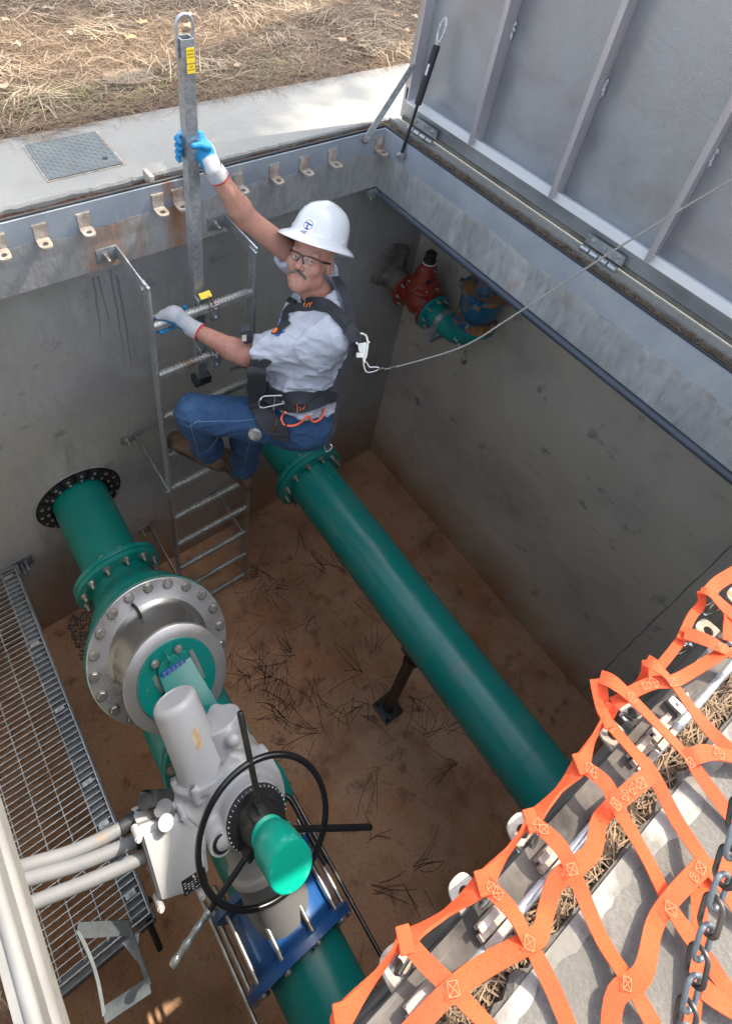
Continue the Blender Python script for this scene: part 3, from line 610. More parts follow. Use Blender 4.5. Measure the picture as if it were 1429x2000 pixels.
# ================================================ PIPES
Yv = A(0, 1, 0)
def flange_pair(parent, mt, x, z, y, ro, th=.03, nb=12, rb=None, br=.015, gap=True, phase=0, ri=.05):
    """two bolted flanges face to face round y; nuts show on the near side"""
    rb = rb or ro-.033
    MB().lathe((x, y+.002, z), (0, 1, 0), [(0, ri), (0, ro), (.004, ro+.001), (th, ro), (th+.003, ro-.006), (th+.003, ri)], 64, cap=False).build('flange', mt, parent)
    MB().lathe((x, y-.002, z), (0, -1, 0), [(0, ri), (0, ro), (.004, ro+.001), (th, ro), (th+.003, ro-.006), (th+.003, ri)], 64, cap=False).build('flange', mt, parent)
    MB().lathe((x, y-.002, z), (0, 1, 0), [(0, ro-.008), (.004, ro-.008)], 48).build('gasket', rubber, parent)
    for k in range(nb):
        a = 2*pi*(k+phase)/nb; p = A(x+cos(a)*rb, y-th-.005, z+sin(a)*rb)
        m = MB().bolt(p, (0, -1, 0), br, stud=br*1.3).bolt(p+A(0, 2*th+.010, 0), (0, 1, 0), br).cyl(p, p+A(0, 2*th+.01, 0), br*.5, n=8); m.build('bolt', bolt_m, parent)
# ---- long right pipe
RX, RZ, RR = 1.54, -2.035, .155
rp = thing('green_pipe', 'long straight green pipe crossing the vault floor from wall to near edge', 'pipe', (RX, 1.0, RZ))
fy = pt(0, 0, 1, 0)[1] if False else 1.80
MB().lathe((RX, fy, RZ), (0, -1, 0), [(0, RR), (1.83, RR), (1.832, RR+.0015), (1.838, RR+.0015), (1.84, RR), (2.45, RR)], 72, cap=False).build('pipe', green, rp)
MB().lathe((RX, 2.42, RZ), (0, -1, 0), [(0, RR), (.62, RR)], 64, cap=False).build('wall_spool', green, rp)
flange_pair(rp, green, RX, RZ, fy, .225, nb=12, phase=.5)
sp = thing('pipe_stand', 'black steel pipe stand under the long green pipe', 'pipe support', (1.545, .68, FZ))
MB().box((1.545, .68, FZ+.008), (.15, .15, .016)).build('base_plate', dark_st, sp, bevel=.003)
MB().cyl((1.545, .68, FZ+.016), (1.545, .68, -2.28), .035).lathe((1.545, .68, -2.5), (0, 0, 1), [(0, .05), (.06, .05)], 6).build('post', dark_st, sp)
MB().box((1.545, .68, -2.2), (.24, .05, .012)).box((1.43, .68, -2.12), (.012, .05, .16)).box((1.66, .68, -2.12), (.012, .05, .16)).cyl((1.545, .68, -2.29), (1.545, .68, -2.19), .028).build('saddle', dark_st, sp)
for a, b_ in ((-1, -1), (1, -1), (-1, 1), (1, 1)): MB().bolt((1.545+.055*a, .68+.055*b_, FZ+.016), (0, 0, 1), .011, stud=.02).build('anchor_bolt', dark_st, sp)
# ---- left pipe: wall spool, reducer with big tilted flange
PXL, PZL, PR = .326, -2.063, .155
el = radians(47); n_ = A(0, -cos(el), sin(el)); m_ = A(0, sin(el), cos(el)); ex = A(1, 0, 0)
lp = thing('green_wall_pipe', 'short green pipe with chipped paint coming through the wall to a flange', 'pipe', (PXL, 2.2, PZL))
ly = 1.83
MB().lathe((PXL, 2.45, PZL), (0, -1, 0), [(0, PR), (.62, PR)], 64, cap=False).build('pipe', green_old, lp)
flange_pair(lp, green, PXL, PZL, ly, .228, nb=12, phase=.5, th=.026, br=.016)
# sleeve seal in the wall
ws = thing('wall_seal', 'black bolted link seal round the pipe where it passes the wall', 'pipe seal', (PXL, 2.39, PZL))
MB().lathe((PXL, 2.396, PZL), (0, -1, 0), [(0, .155), (0, .245), (.004, .245), (.004, .155)], 64, closed=True).build('sleeve', mat('sleeve_black', (.01, .01, .01), .8), ws)
for k in range(18):
    a = 2*pi*k/18; c = A(PXL+cos(a)*.2, 2.385, PZL+sin(a)*.2); m = MB()
    t = A(-sin(a), 0, cos(a)); rr = A(cos(a), 0, sin(a)); m.box(c, (.058, .02, .06), (t, A(0, 1, 0), rr))
    m.build('link', rubber, ws, bevel=.006)
    m = MB()
    for q in (-.018, .018): m.bolt(c+rr*q+A(0, -.011, 0), (0, -1, 0), .0075)
    m.build('bolt', bolt_m, ws)
MB().ring((PXL, 2.397, PZL), (0, -1, 0), .245, .253, .006, 64).build('rim', conc_wall, ws)
# reducer: loft from the small round end to the tilted big end
FC = A(.326, 1.297, -1.868); FR = .325
rd = thing('green_reducer', 'green cast reducer body with a big round tilted flange', 'pipe fitting', (.326, 1.6, PZL))
def loft(c0, u0, v0, r0, c1, u1, v1, r1, prof, n=72):
    m = MB(); V = []
    for (t, q) in prof:
        for k in range(n):
            a = 2*pi*k/n; p0 = c0+(u0*cos(a)+v0*sin(a)); p1 = c1+(u1*cos(a)+v1*sin(a))
            cc = c0*(1-t)+c1*t; d0 = (u0*cos(a)+v0*sin(a)); d1 = (u1*cos(a)+v1*sin(a)); dd = d0*(1-t)+d1*t
            V.append(cc+nz(dd)*q)
    F = [(i*n+k, i*n+(k+1) % n, (i+1)*n+(k+1) % n, (i+1)*n+k) for i in range(len(prof)-1) for k in range(n)]
    return m.add(V, F)
c0 = A(PXL, ly-.03, PZL)
loft(c0, ex, A(0, 0, 1), 0, FC-n_*.01, ex, m_, 0, [(0, .158), (.12, .160), (.22, .170), (.38, .205), (.55, .245), (.72, .27), (.85, .282), (.9, .285), (1, .287)]).build('body', green, rd)
MB().lathe(FC, -n_, [(0, .2), (0, FR+.004), (.030, FR+.004), (.036, FR-.004), (.036, .2)], 96, cap=False).build('flange', green, rd)
MB().lathe(FC-n_*.001, n_, [(0, .17), (0, FR-.012), (.003, FR-.012)], 64, cap=False).build('gasket', rubber, rd)
# stainless spool on it
ss = thing('stainless_spool', 'bright stainless steel spool with a ring of hex bolts and an eccentric front ring', 'pipe fitting', tuple(FC))
MB().lathe(FC+n_*.003, n_, [(0, .2), (0, FR), (.003, FR+.001), (.026, FR+.001), (.029, FR-.003), (.029, .23), (.032, .222)], 96, cap=False).build('flange_ring', stain, ss)
RC = A(.329, 1.095, -1.772); GC = RC+n_*.006
MB().add([], [])
sv = RC-FC; sh = sv-n_*(sv @ n_); hh = sv @ n_
loft(FC+n_*.03, ex, m_, 0, RC-n_*.03, ex, m_, 0, [(0, .236), (.06, .222), (.14, .214), (.8, .213), (1, .213)]).build('drum', drum_m, ss)
MB().lathe(RC, -n_, [(-.002, .16), (-.002, .228), (0, .231), (.028, .231), (.03, .22), (.03, .15)], 96, cap=False).build('front_ring', stain, ss)
for k in range(20):
    a = radians(18*k+7.5); MB().bolt(FC+n_*.029+(ex*cos(a)+m_*sin(a))*.296, n_, .0205, h=.017).build('bolt', bolt_m, ss)
e0 = onpl(280, 1184, FC+n_*.10, n_); 
MB().tube(smooth_path([FC+n_*.0+m_*.232+ex*(-.035), FC+n_*.05+m_*.262+ex*(-.035), FC+n_*.10+m_*.240+ex*(-.03), FC+n_*.10+m_*.205+ex*(-.03)], 5), .008).build('lifting_eye', dark_st, ss)
# green valve: face disc with yoke arm, body on the pipe, bonnet
VC = A(.326, .95, PZL)
gv = thing('green_valve', 'green valve body with slotted face disc and yoke arm, between steel spool and blue coupling', 'valve', (.326, .95, PZL))
MB().lathe(GC-n_*.004, n_, [(0, .05), (0, .175), (.010, .175), (.014, .171), (.014, .0)], 96, cap=False).build('face_disc', green, gv)
loc = lambda a, b_, s_=0: GC+ex*a+m_*b_+n_*(.010+s_)
# boss pad with two bolts, eye between, arm going down the slope to the bonnet
MB().prism([loc(-.075, .035), loc(-.062, .098), (loc(-.03, .118)), loc(.05, .118), loc(.078, .098), loc(.075, .035)], n_*.022).build('boss', green, gv, bevel=.006)
B1 = onpl(303, 1297, GC+n_*.034, n_); B2 = onpl(348, 1268, GC+n_*.034, n_)
for q in (B1, B2): MB().bolt(q, n_, .0145, h=.014).build('bolt', bolt_m, gv)
q = (B1+B2)/2-m_*.0; MB().tube([q-n_*.004+m_*.02, q+n_*.022+m_*.012, q+n_*.03-m_*.006, q+n_*.018-m_*.026, q-n_*.004-m_*.034], .005).build('lifting_eye', green, gv)
# arm: a wide web that leaves the disc and runs forward and down
a0 = onpl(312, 1325, GC+n_*.036, n_); a1 = onpl(372, 1283, GC+n_*.036, n_)
a2 = onpl(428, 1378, GC+n_*.13, n_); a3 = onpl(352, 1428, GC+n_*.13, n_)
dn = -n_*.03
MB().prism([a0, a1, a2, a3], dn).build('yoke_arm', green, gv, bevel=.004)
b1 = onpl(452, 1402, GC+n_*.05, n_); b0 = onpl(380, 1448, GC+n_*.05, n_)
MB().add([a2, a3, b0, b1]+[p-m_*.03-n_*.01 for p in (a2, a3, b0, b1)], [(0, 1, 2, 3), (7, 6, 5, 4), (0, 4, 5, 1), (1, 5, 6, 2), (2, 6, 7, 3), (3, 7, 4, 0)]).build('yoke_foot', green, gv, bevel=.004)
for (x, y), (x2, y2) in (((301, 1322), (318, 1352)), ((372, 1270), (398, 1325))):
    p, q = onpl(x, y, GC+n_*.0115, n_), onpl(x2, y2, GC+n_*.0115, n_); MB().strap([p, (p+q)/2, q], [.018, .022, .018], .003, n_).build('slot', stain, gv)
pl_c = (onpl(312, 1327, GC+n_*.0385, n_)+onpl(368, 1292, GC+n_*.0385, n_))/2
pex = nz(onpl(368, 1292, GC+n_*.0385, n_)-onpl(312, 1327, GC+n_*.0385, n_)); pey = np.cross(n_, pex)
pl_c = pl_c+pey*.004
npl = MB().box(pl_c, (.112, .036, .002), (pex, pey, n_)).build('name_plate', ink_blue, gv, bevel=.0005)
m = MB()
for r_ in range(3):
    for q in range(5):
        w_ = random.uniform(.010, .017); m.box(pl_c+pex*(-.041+q*.0205)+pey*(-.009+r_*.010)+n_*.0013, (w_, .0035, .0006), (pex, pey, n_))
m.build('plate_marks', mat('plate_silver', (.45, .48, .5), .4, .5), npl)
# body running along the pipe under the actuator
MB().lathe((PXL, 1.20, PZL), (0, -1, 0), [(0, .15), (.05, .185), (.16, .20), (.38, .20), (.5, .17), (.56, .158), (.82, .155), (1.9, .155)], 64).build('body', green, gv)
MB().cyl(VC+n_*.05, VC+n_*.36, .135, .125, 40).build('bonnet', green, gv)
# ================================================ ACTUATOR ON THE VALVE
HC = A(.326, .355, -1.40)
def q_(a, b_, s_): return HC+ex*a+m_*b_-n_*s_
def onq(x, y, s_): return onpl(x, y, HC-n_*s_, n_)
# bonnet flange of the valve
bf = q_(-.03, .06, .47)
m = MB().lathe(bf, n_, [(-.03, .10), (-.03, .185), (0, .185), (.002, .183), (.002, .12)], 64, cap=False); m.build('bonnet_flange', green, gv)
for k in range(10):
    a = 2*pi*(k+.3)/10; p = bf+(ex*cos(a)+m_*sin(a))*.160
    MB().bolt(p+n_*.002, n_, .017, stud=.02).build('bolt', bolt_m, gv)
MB().lathe(bf-n_*.04, -n_, [(0, .185), (.03, .185), (.034, .14), (.10, .13)], 64).build('bonnet_flange', green, gv)
ear = onpl(545, 1525, q_(0, 0, .5), n_)
MB().box(ear, (.05, .13, .10), (ex, m_, n_)).box(ear+m_*(-.075)-n_*.02, (.05, .03, .03), (ex, m_, n_)).build('lug_ear', green, gv, bevel=.004)
ac = thing('valve_actuator', 'off-white electric valve actuator with motor, terminal box and bright green stem cover', 'valve actuator', tuple(HC))
def Lc(P):
    w = P-HC; return np.stack([w @ ex, w @ m_, -(w @ n_)], -1)
def hous(P):
    q = Lc(P); r2 = lambda i, j, ci, cj: np.hypot(q[..., i]-ci, q[..., j]-cj)
    def cy(axis, c, r, lo, hi):
        i, j = [k for k in range(3) if k != axis]; d = r2(i, j, c[0], c[1])-r
        return smax(d, np.maximum(lo-q[..., axis], q[..., axis]-hi), .008)
    d = cy(2, (0, 0), .115, .085, .20)                       # collar under the hand wheel
    d = smin(d, cy(2, (0, .0), .150, .16, .43), .02)         # main housing
    d = smin(d, cy(1, (-.085, .30), .104, -.02, .145), .02)  # worm end below the motor
    d = smin(d, cy(1, (-.085, .30), .116, .118, .150), .006)
    d = smin(d, cy(1, (.035, .31), .088, -.05, .27), .025)
    d = smin(d, cy(1, (-.005, .28), .122, -.275, .05), .015)  # downward barrel
    d = smin(d, cy(1, (-.012, .28), .130, -.300, -.262), .004)
    d = smin(d, cy(0, (.03, .25), .075, .05, .15), .02)
    d = smin(d, s_cone(q, (-.13, .0, .3), (-.13, 0, .13), .062, .05), .02)
    d = smin(d, s_cone(q, (-.20, .05, .3), (-.1, .03, .3), .07, .09), .03)
    d = smin(d, s_cone(q, (.02, .17, .2), (-.08, .10, .2), .02, .025), .02)
    for a, b_ in ((.045, .165), (.12, .06), (.1, -.11), (.05, .25)): d = smin(d, s_cone(q, (a, b_, .40), (a*.9, b_*.9, .2), .03, .026), .015)
    for k in range(5):
        a = radians(20+72*k); d = smin(d, s_cone(q, (-.085+cos(a)*.106, .105, .30+sin(a)*.106), (-.085+cos(a)*.106, .152, .30+sin(a)*.106), .016, .016), .006)
    return d
V, F = sdf_mesh(lambda P: hous(P), q_(0, 0, .25)-.36, q_(0, 0, .25)+.33, .0052)
from_arrays('housing', V, F, white_m, ac, ang=60)
# motor
mo = q_(-.085, .145, .30)
MB().lathe(mo, m_, [(0, .094), (.012, .089), (.272, .0845), (.288, .083), (.298, .077), (.303, .068), (.3035, .062), (.300, .060), (.3005, .0)], 64).build('motor', white_m, ac, ang=50)
t = onpl(377, 1435, mo, n_)
mm = MB(); ctr = mo; 
for i in range(9):
    pass
V_ = []; dv = nz(n_*.95-ex*.05)
def on_motor(a, b_, r=.0885):   # a: angle, b_: height
    return mo+m_*b_+(ex*sin(a)+n_*cos(a))*r
P_ = [on_motor(-.0, .175, .0882), on_motor(.2, .20, .0880), on_motor(.36, .195, .0880), on_motor(.34, .15, .0884), on_motor(.22, .115, .0888), on_motor(.02, .125, .0888)]
MB().add(P_, [tuple(range(6))]).build('tape_patch', mat('rust_tape', (.62, .50, .34), .7, 0, [(18, .4, .6, (.50, .26, .08))]), ac)
for k in range(5):
    a = radians(20+72*k); p = q_(-.085+cos(a)*.108, .154, .30+sin(a)*.108); MB().cyl(p, p+m_*.014, .0095, n=12).cyl(p+m_*.014, p+m_*.0145, .004, n=6).build('cap_screw', bolt_m, ac)
# downward barrel, its shade put into a darker grey
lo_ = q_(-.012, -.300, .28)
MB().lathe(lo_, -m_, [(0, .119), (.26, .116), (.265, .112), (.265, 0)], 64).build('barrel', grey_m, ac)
# terminal box
S0 = .135
cn = [onq(x, y, S0) for x, y in ((273, 1628), (318, 1612), (355, 1598), (405, 1640), (408, 1700), (388, 1738), (312, 1762))]
tb = MB().prism(cn, -n_*.17).build('terminal_box', white_m, ac, bevel=.012)
cc = sum(cn)/len(cn)
MB().prism([cc+(p-cc)*.93+n_*.002 for p in cn], n_*.010).build('box_cover', white_m, ac, bevel=.006)
MB().prism([cc+(p-cc)*1.03-n_*.045 for p in cn], -n_*.012).build('box_rim', grey_m, ac, bevel=.003)
for x, y in ((268, 1633), (312, 1768), (392, 1745), (357, 1592)):
    p = onq(x, y, S0); MB().cyl(p-n_*.05, p+n_*.022, .0125, n=16).cyl(p+n_*.02, p+n_*.03, .009, n=6).build('cover_screw', white_m, ac)
p = onq(323, 1606, S0-.03); MB().cyl(p-m_*.02-n_*.03, p+m_*.004+n_*.012, .026, n=28).build('conduit_plug', white_m, ac, bevel=.003)
p = onq(318, 1578, S0+.03); MB().cyl(p-m_*.05-n_*.02, p+m_*.0-n_*.0, .032, n=28).build('gland', grey_m, ac, bevel=.003)
# rating plate on the lower side of the box
p = onq(380, 1722, S0-.012); pu = nz(onq(398, 1700, S0-.012)-onq(360, 1725, S0-.012)); pv = np.cross(n_, pu)
rp_ = MB().box(p, (.085, .052, .002), (pu, pv, n_)).build('rating_plate', ink, ac)
m = MB()
for r_ in range(5):
    for k in range(6):
        if random.random() < .75: m.box(p+pu*(-.033+k*.012)+pv*(.013-r_*.008)+n_*.0013, (random.uniform(.005, .010), .0022, .0005), (pu, pv, n_))
m.lathe(p+pv*.020+pu*.0+n_*.0012, n_, [(0, .0035), (.0005, .0035)], 12)
m.build('plate_marks', ink_white, rp_)
# black plug in its boss
p = q_(-.135, 0, .105); MB().lathe(p, n_, [(0, .046), (.012, .044), (.012, .034)], 40).build('plug_boss', white_m, ac)
MB().lathe(p+n_*.012, n_, [(0, .033), (.004, .033), (.006, .030), (.006, .012), (.002, .010), (.002, 0)], 36).build('plug', rubber, ac)
# hub, hand wheel, spokes
MB().lathe(q_(0, 0, .087), n_, [(0, .112), (.012, .112), (.022, .104), (.024, .07)], 64).build('dial_collar', plast, ac)
m = MB()
for k in range(34):
    a = radians(-20+k*9.2); rr = ex*cos(a)+m_*sin(a); tt_ = np.cross(n_, rr)
    m.box(q_(0, 0, .069)+rr*.1085, (.004, .0016, .009), (rr, tt_, n_))
m.build('dial_marks', ink_white, ac)
MB().lathe(q_(0, 0, .065), n_, [(0, .078), (.03, .074), (.085, .068), (.092, .064), (.092, .0)], 48).build('hub', mat('oily_hub', (.035, .033, .03), .35, .4, [(14, .5, .7, (.12, .11, .09))], .2, 60), ac)
hw = thing('hand_wheel', 'round black hand wheel with three long spoke bars around the green stem cover', 'hand wheel', tuple(HC))
MB().tube([HC+(ex*cos(2*pi*k/72)+m_*sin(2*pi*k/72))*.238 for k in range(72)], .0115, 12, closed=True).build('rim', blk_rod, hw)
tips = [onq(468, 1390, 0), onq(725, 1616, 0), onq(335, 1888, 0)]
for i, tpt in enumerate(tips):
    d = nz(tpt-HC); L_ = np.linalg.norm(tpt-HC)
    if i == 2:
        MB().cyl(HC+d*.05, HC+d*.27, .0105, n=16).build('spoke', blk_rod, hw)
        R_ = [.012+.002*sin(k*1.7)+random.uniform(-.001, .001) for k in range(14)]
        MB().tube([HC+d*(.27+(L_-.27)*k/13) for k in range(14)], R_, 10).build('spoke_end', mat('hammered_zinc', (.45, .47, .47), .35, .9, [(20, .4, .7, (.3, .32, .32))], .4, 60), hw)
    else: MB().lathe(HC+d*.05, d, [(0, .0115), (L_-.055, .0115), (L_-.05, .009)], 16).build('spoke', dark_st if i == 0 else blk_rod, hw)
    MB().box(HC+d*.075, (.05, .030, .045), (d, np.cross(n_, d), n_)).box(HC+d*.055+np.cross(n_, d)*.035, (.03, .012, .05), (d, np.cross(n_, d), n_)).build('spoke_socket', bpy.data.materials['oily_hub'], hw, bevel=.004)
sc_ = thing('stem_cover', 'bright green capped stem cover tube standing out of the hand wheel hub', 'stem cover', tuple(HC))
prof = [(-.03, .061)]
for k in range(9): prof += [(.028+k*.0045, .0625), (.030+k*.0045, .0605)]
prof += [(.072, .0625), (.095, .0635), (.105, .072), (.112, .076), (.235, .0775), (.2385, .0765), (.2395, .074), (.2395, 0)]
MB().lathe(HC, n_, [(t_-.02, r_) for t_, r_ in prof], 72).build('cover_tube', green_br, sc_, ang=50)
MB().lathe(HC+n_*.2199, n_, [(0, .0735), (.0008, .0732)], 64).build('end_cap', mat('sunlit_cap_face', (.0, .50, .34), .45, 0, [(14, .56, .66, (.14, .60, .45), (1, 1, 1), 8)], .05, 30), sc_)  # lighter copy of the cover green, sunlight on the end painted in
# ================================================ BLUE COUPLING
cp = thing('blue_coupling', 'blue bolted pipe coupling with long tie rods on the green pipe', 'pipe coupling', (PXL, .14, PZL))
CX, CZ = .318, -2.063
cp_m = [(0, .160), (0, .232), (.028, .232), (.045, .205), (.05, .185), (.19, .185), (.195, .205), (.212, .232), (.24, .232), (.24, .16)]
MB().lathe((CX, .015, CZ), (0, 1, 0), cp_m[:5], 64, cap=False).build('end_ring', blue_cp, cp)
MB().lathe((CX, .015, CZ), (0, 1, 0), [(.045, .186), (.06, .192), (.24, .192), (.255, .186)], 64).build('sleeve', blue_cp, cp)
MB().lathe((CX, .315, CZ), (0, -1, 0), cp_m[:5], 64, cap=False).build('end_ring', blue_cp, cp)
for k in range(10):
    a = 2*pi*(k+.15)/10; rr = A(cos(a), 0, sin(a))*.215; p = A(CX, 0, CZ)+rr
    MB().cyl(p+A(0, -.0, 0), p+A(0, .385, 0), .0085, n=12).bolt(p+A(0, .315, 0), (0, 1, 0), .015).lathe(p+A(0, .012, 0), (0, -1, 0), [(0, .016), (.006, .015), (.012, .008)], 16).build('tie_rod', bolt_m, cp)
for (xx, zz) in ((.08, -2.12), (.575, -2.12)):
    rr_ = thing('restraint_rod', 'long thin threaded steel rod left of the blue coupling' if xx < .3 else 'long thin dark rod right of the blue coupling', 'threaded rod', (xx, .2, zz), 'restraint rods beside the coupling')
    MB().cyl((xx, .52, zz), (xx, -.55, zz), .009, n=10).build('rod', dark_st if xx > .3 else bolt_m, rr_)
    MB().bolt((xx, .52, zz), (0, 1, 0), .016).build('nut', bolt_m, rr_)
P = [pt(548, 1556, 2, -1.80), pt(560, 1556, 2, -1.79), pt(575, 1575, 2, -1.8), pt(600, 1625, 2, -1.82), pt(635, 1690, 2, -1.84)]
bh = tag(MB().tube(smooth_path(P, 5), .0105, 12).build('bent_rod', blk_rod, loc=P[0]), 'bent black steel rod hooked behind the hand wheel', 'steel rod')
# ================================================ CONDUITS
cds = [([(-.035, .60, -1.485), (-.12, .63, -1.475)], [(252, 1608), (200, 1638), (130, 1668), (45, 1693)], 'grey conduit with black fitting, highest of the three running to the terminal box'),
       ([], [(300, 1630), (235, 1656), (150, 1690), (40, 1722)], 'middle one of the three grey conduits running to the terminal box'),
       ([], [(310, 1658), (240, 1693), (160, 1727), (55, 1768)], 'grey conduit with orange stain, lowest of the three running to the terminal box')]
for i, (a_, pxs, lab) in enumerate(cds):
    P = [pt(x, y, 2, -1.485+.01*k) for k, (x, y) in enumerate(pxs)]; P.append(P[-1]+(P[-1]-P[-2])*2.2)
    P[-1][2] = -1.46; 
    c_ = thing('conduit', lab, 'conduit', tuple(P[0]), 'conduits running to the terminal box')
    MB().tube(smooth_path(P, 6), .0225, 18).build('tube', pvc, c_)
    if i == 0:
        d = nz(P[0]-P[1]); MB().lathe(P[0]-d*.03, d, [(0, .028), (.05, .03), (.055, .026), (.09, .026), (.10, .031), (.14, .031)], 20).build('fitting', plast, c_)
        MB().tube([P[0]+d*.10, P[0]+d*.14+m_*.01, q_(-.30, .24, .2), q_(-.27, .22, .2)], .03, 18).build('elbow', plast, c_)
    else: MB().lathe(P[0], nz(P[1]-P[0]), [(-.02, .03), (.03, .03), (.035, .026), (.06, .026)], 20).build('fitting', plast if i == 1 else pvc, c_)
# ================================================ WALKWAY
GZ = -2.4; gx1 = -.112; gy0, gy1 = .52, 2.375
wk = thing('grating_walkway', 'galvanised bar-grating walkway along the left wall', 'walkway', (-.43, 1.45, GZ))
m = MB(); y = gy0+.02
while y < gy1-.01: m.bb((WX0+.02, y, GZ-.025), (gx1-.008, y+.0045, GZ)); y += .0302
x = WX0+.06; k = 0
while x < gx1-.03:
    m.tube([(x, gy0+.01, GZ-.003), (x, gy1-.01, GZ-.003)], .0032, 6); x += .10
m.build('grate', galv, wk, flat=True)
m = MB().bb((gx1-.006, gy0, GZ-.03), (gx1, gy1, GZ+.003)).bb((WX0+.02, gy0-.006, GZ-.03), (gx1, gy0, GZ+.003)).bb((WX0+.02, gy1, GZ-.03), (gx1, gy1+.006, GZ+.003)); m.build('grate_frame', galv, wk)
MB().bb((gx1+.0025, gy0-.03, GZ-.11), (gx1+.008, gy1+.02, GZ-.004)).bb((gx1-.075, gy0-.03, GZ-.11), (gx1+.002, gy1+.02, GZ-.104)).bb((gx1-.085, gy0+.01, GZ-.04), (gx1-.012, gy1, GZ-.034)).build('side_channel', galv_dull, wk)
MB().bb((WX0+.02, gy0-.034, GZ-.11), (gx1+.0, gy0-.028, GZ-.004)).bb((WX0+.02, gy0-.028, GZ-.044), (gx1-.09, gy0+.03, GZ-.038)).build('end_channel', galv_dull, wk)
for y in (2.33, 1.88, 1.50, 1.12, .92, .62):
    MB().box((gx1-.045, y, GZ+.003), (.045, .022, .004)).bolt((gx1-.045, y, GZ+.005), (0, 0, 1), .007).build('grate_clip', galv, wk)
m = MB().box((gx1+.05, 2.396, GZ-.04), (.10, .008, .10)); m.bolt((gx1+.06, 2.392, GZ-.03), (0, -1, 0), .013, stud=.05).bolt((gx1+.035, 2.392, GZ-.06), (0, -1, 0), .013, stud=.05); m.box((gx1+.012, 2.36, GZ-.06), (.007, .07, .09)); m.build('wall_bracket', galv_dull, wk)
MB().cyl((gx1-.02, .50, GZ-.05), (gx1-.02, .40, GZ-.14), .014).bolt((gx1+.009, .56, GZ-.04), (1, 0, 0), .013).build('corner_bolt', dark_st, wk)
# step bracket hung below the near edge
zc = -1.75; sb = thing('strap_bracket', 'square bracket of bent galvanised flat bar beside the end of the walkway', 'bracket', tuple(pt(220, 1900, 2, zc)))
dark_galv = mat('weathered_bar', (.10, .115, .125), .65, .3, [(12, .4, .7, (.07, .08, .085), (1, 1, 1), 8)], .2, 60)
Q = [pt(x, y, 2, zc) for x, y in ((151, 1818), (252, 1812), (292, 1925), (203, 1985))]
for i, w_ in ((0, .07), (1, .024), (2, .075), (3, .018)):
    a, b_ = Q[i], Q[(i+1) % 4]; d = nz(b_-a); nn = nz(np.cross(d, A(0, 0, 1)))
    P = [a+(b_-a)*t+(nn*(-.0 if i != 3 else .014*sin(pi*t))) for t in np.linspace(-.0, 1.0, 7)]
    MB().strap(P, w_*.62, .006, nz(A(0, 0, 1)+nn*.35)).build('flat_bar', dark_galv, sb)
g = pt(238, 1842, 2, zc-.03); MB().prism([g, g+A(.06, -.01, -.01), g+A(.02, -.07, -.03)], A(0, 0, -.005)).build('gusset', galv, sb)
# ================================================ LADDER
LY = 1.955; RZ1 = -.486; SPC = .3048; lxl, lxr = .706, 1.190
ld = thing('ladder', 'galvanised fixed ladder with serrated rungs bolted to the vault wall', 'ladder', ((lxl+lxr)/2, LY, FZ))
for x in (lxl, lxr): MB().bb((x-.0055, LY-.03, RZ1-9*SPC-.07), (x+.0055, LY+.03, -.245)).build('rail', galv, ld, bevel=.0015)
for k in range(10):
    z = RZ1-k*SPC; m = MB().box(((lxl+lxr)/2, LY, z-.003), (lxr-lxl-.011, .030, .024)).cyl((lxl+.0055, LY, z+.004), (lxr-.0055, LY, z+.004), .0165, n=16)
    for r_ in range(5):
        a = radians(-60+30*r_); dn_ = A(0, sin(a), cos(a)); nn = 26
        for i in range(nn):
            p = A(lxl+.02+(i+(r_ % 2)*.5)*(lxr-lxl-.04)/nn, LY, z+.004)+dn_*.0155; m.lathe(p, dn_, [(0, .0048), (.0045, .0022)], 5)
    m.build('rung', rung_m, ld, ang=30)
for i, (x, z, wy) in enumerate(((lxl, -.262, Y1), (lxr, -.262, Y1), (lxl, RZ1-4.05*SPC, WY1), (lxr, RZ1-4.05*SPC, WY1), (lxl, RZ1-7.4*SPC, WY1), (lxr, RZ1-7.4*SPC, WY1))):
    s_ = -1; xo = x-.0055-.0035 if x < .9 else x+.0055+.0035
    m = MB().bb((xo-.0034, LY-.02, z-.032), (xo+.0034, wy-.001, z+.032)); m.bb((xo-.085, wy-.0095, z-.036), (xo-.0036, wy-.0015, z+.034))
    br = m.build('wall_bracket', galv, ld, bevel=.001)
    MB().bolt((xo-.05, wy-.0097, z), (0, -1, 0), .0125, stud=.035).build('bolt', bolt_m, br)
    MB().bolt((xo+(-.0036 if x < .9 else .0036), LY+.0, z), (-1 if x < .9 else 1, 0, 0), .010).build('bolt', bolt_m, br)
# extension post
po = thing('ladder_up_post', 'square galvanised telescoping grab post clamped to the top of the ladder', 'grab post', (.946, 2.006, -.96))
px_, py_ = .946, 2.006; hw_ = .0225
m = MB()
for lo, hi in (((-hw_, -hw_), (hw_, -hw_+.004)), ((-hw_, hw_-.004), (hw_, hw_)), ((-hw_, -hw_+.004), (-hw_+.004, hw_-.004)), ((hw_-.004, -hw_+.004), (hw_, hw_-.004))):
    m.bb((px_+lo[0], py_+lo[1], -.96), (px_+hi[0], py_+hi[1], .665))
m.build('post_tube', galv, po)
P = [A(px_-hw_-.006, py_, .60), A(px_-hw_-.006, py_, .70)]+[A(px_-cos(a)*(hw_+.006), py_, .70+sin(a)*.036) for a in np.linspace(.25, pi-.25, 10)]+[A(px_+hw_+.006, py_, .70), A(px_+hw_+.006, py_, .60)]
MB().tube(P, .0062, 12).build('lifting_loop', galv, po)
lb = MB().box((px_+.006, py_-hw_-.0008, .595), (.028, .0012, .085)).build('label', yellow_m, po)
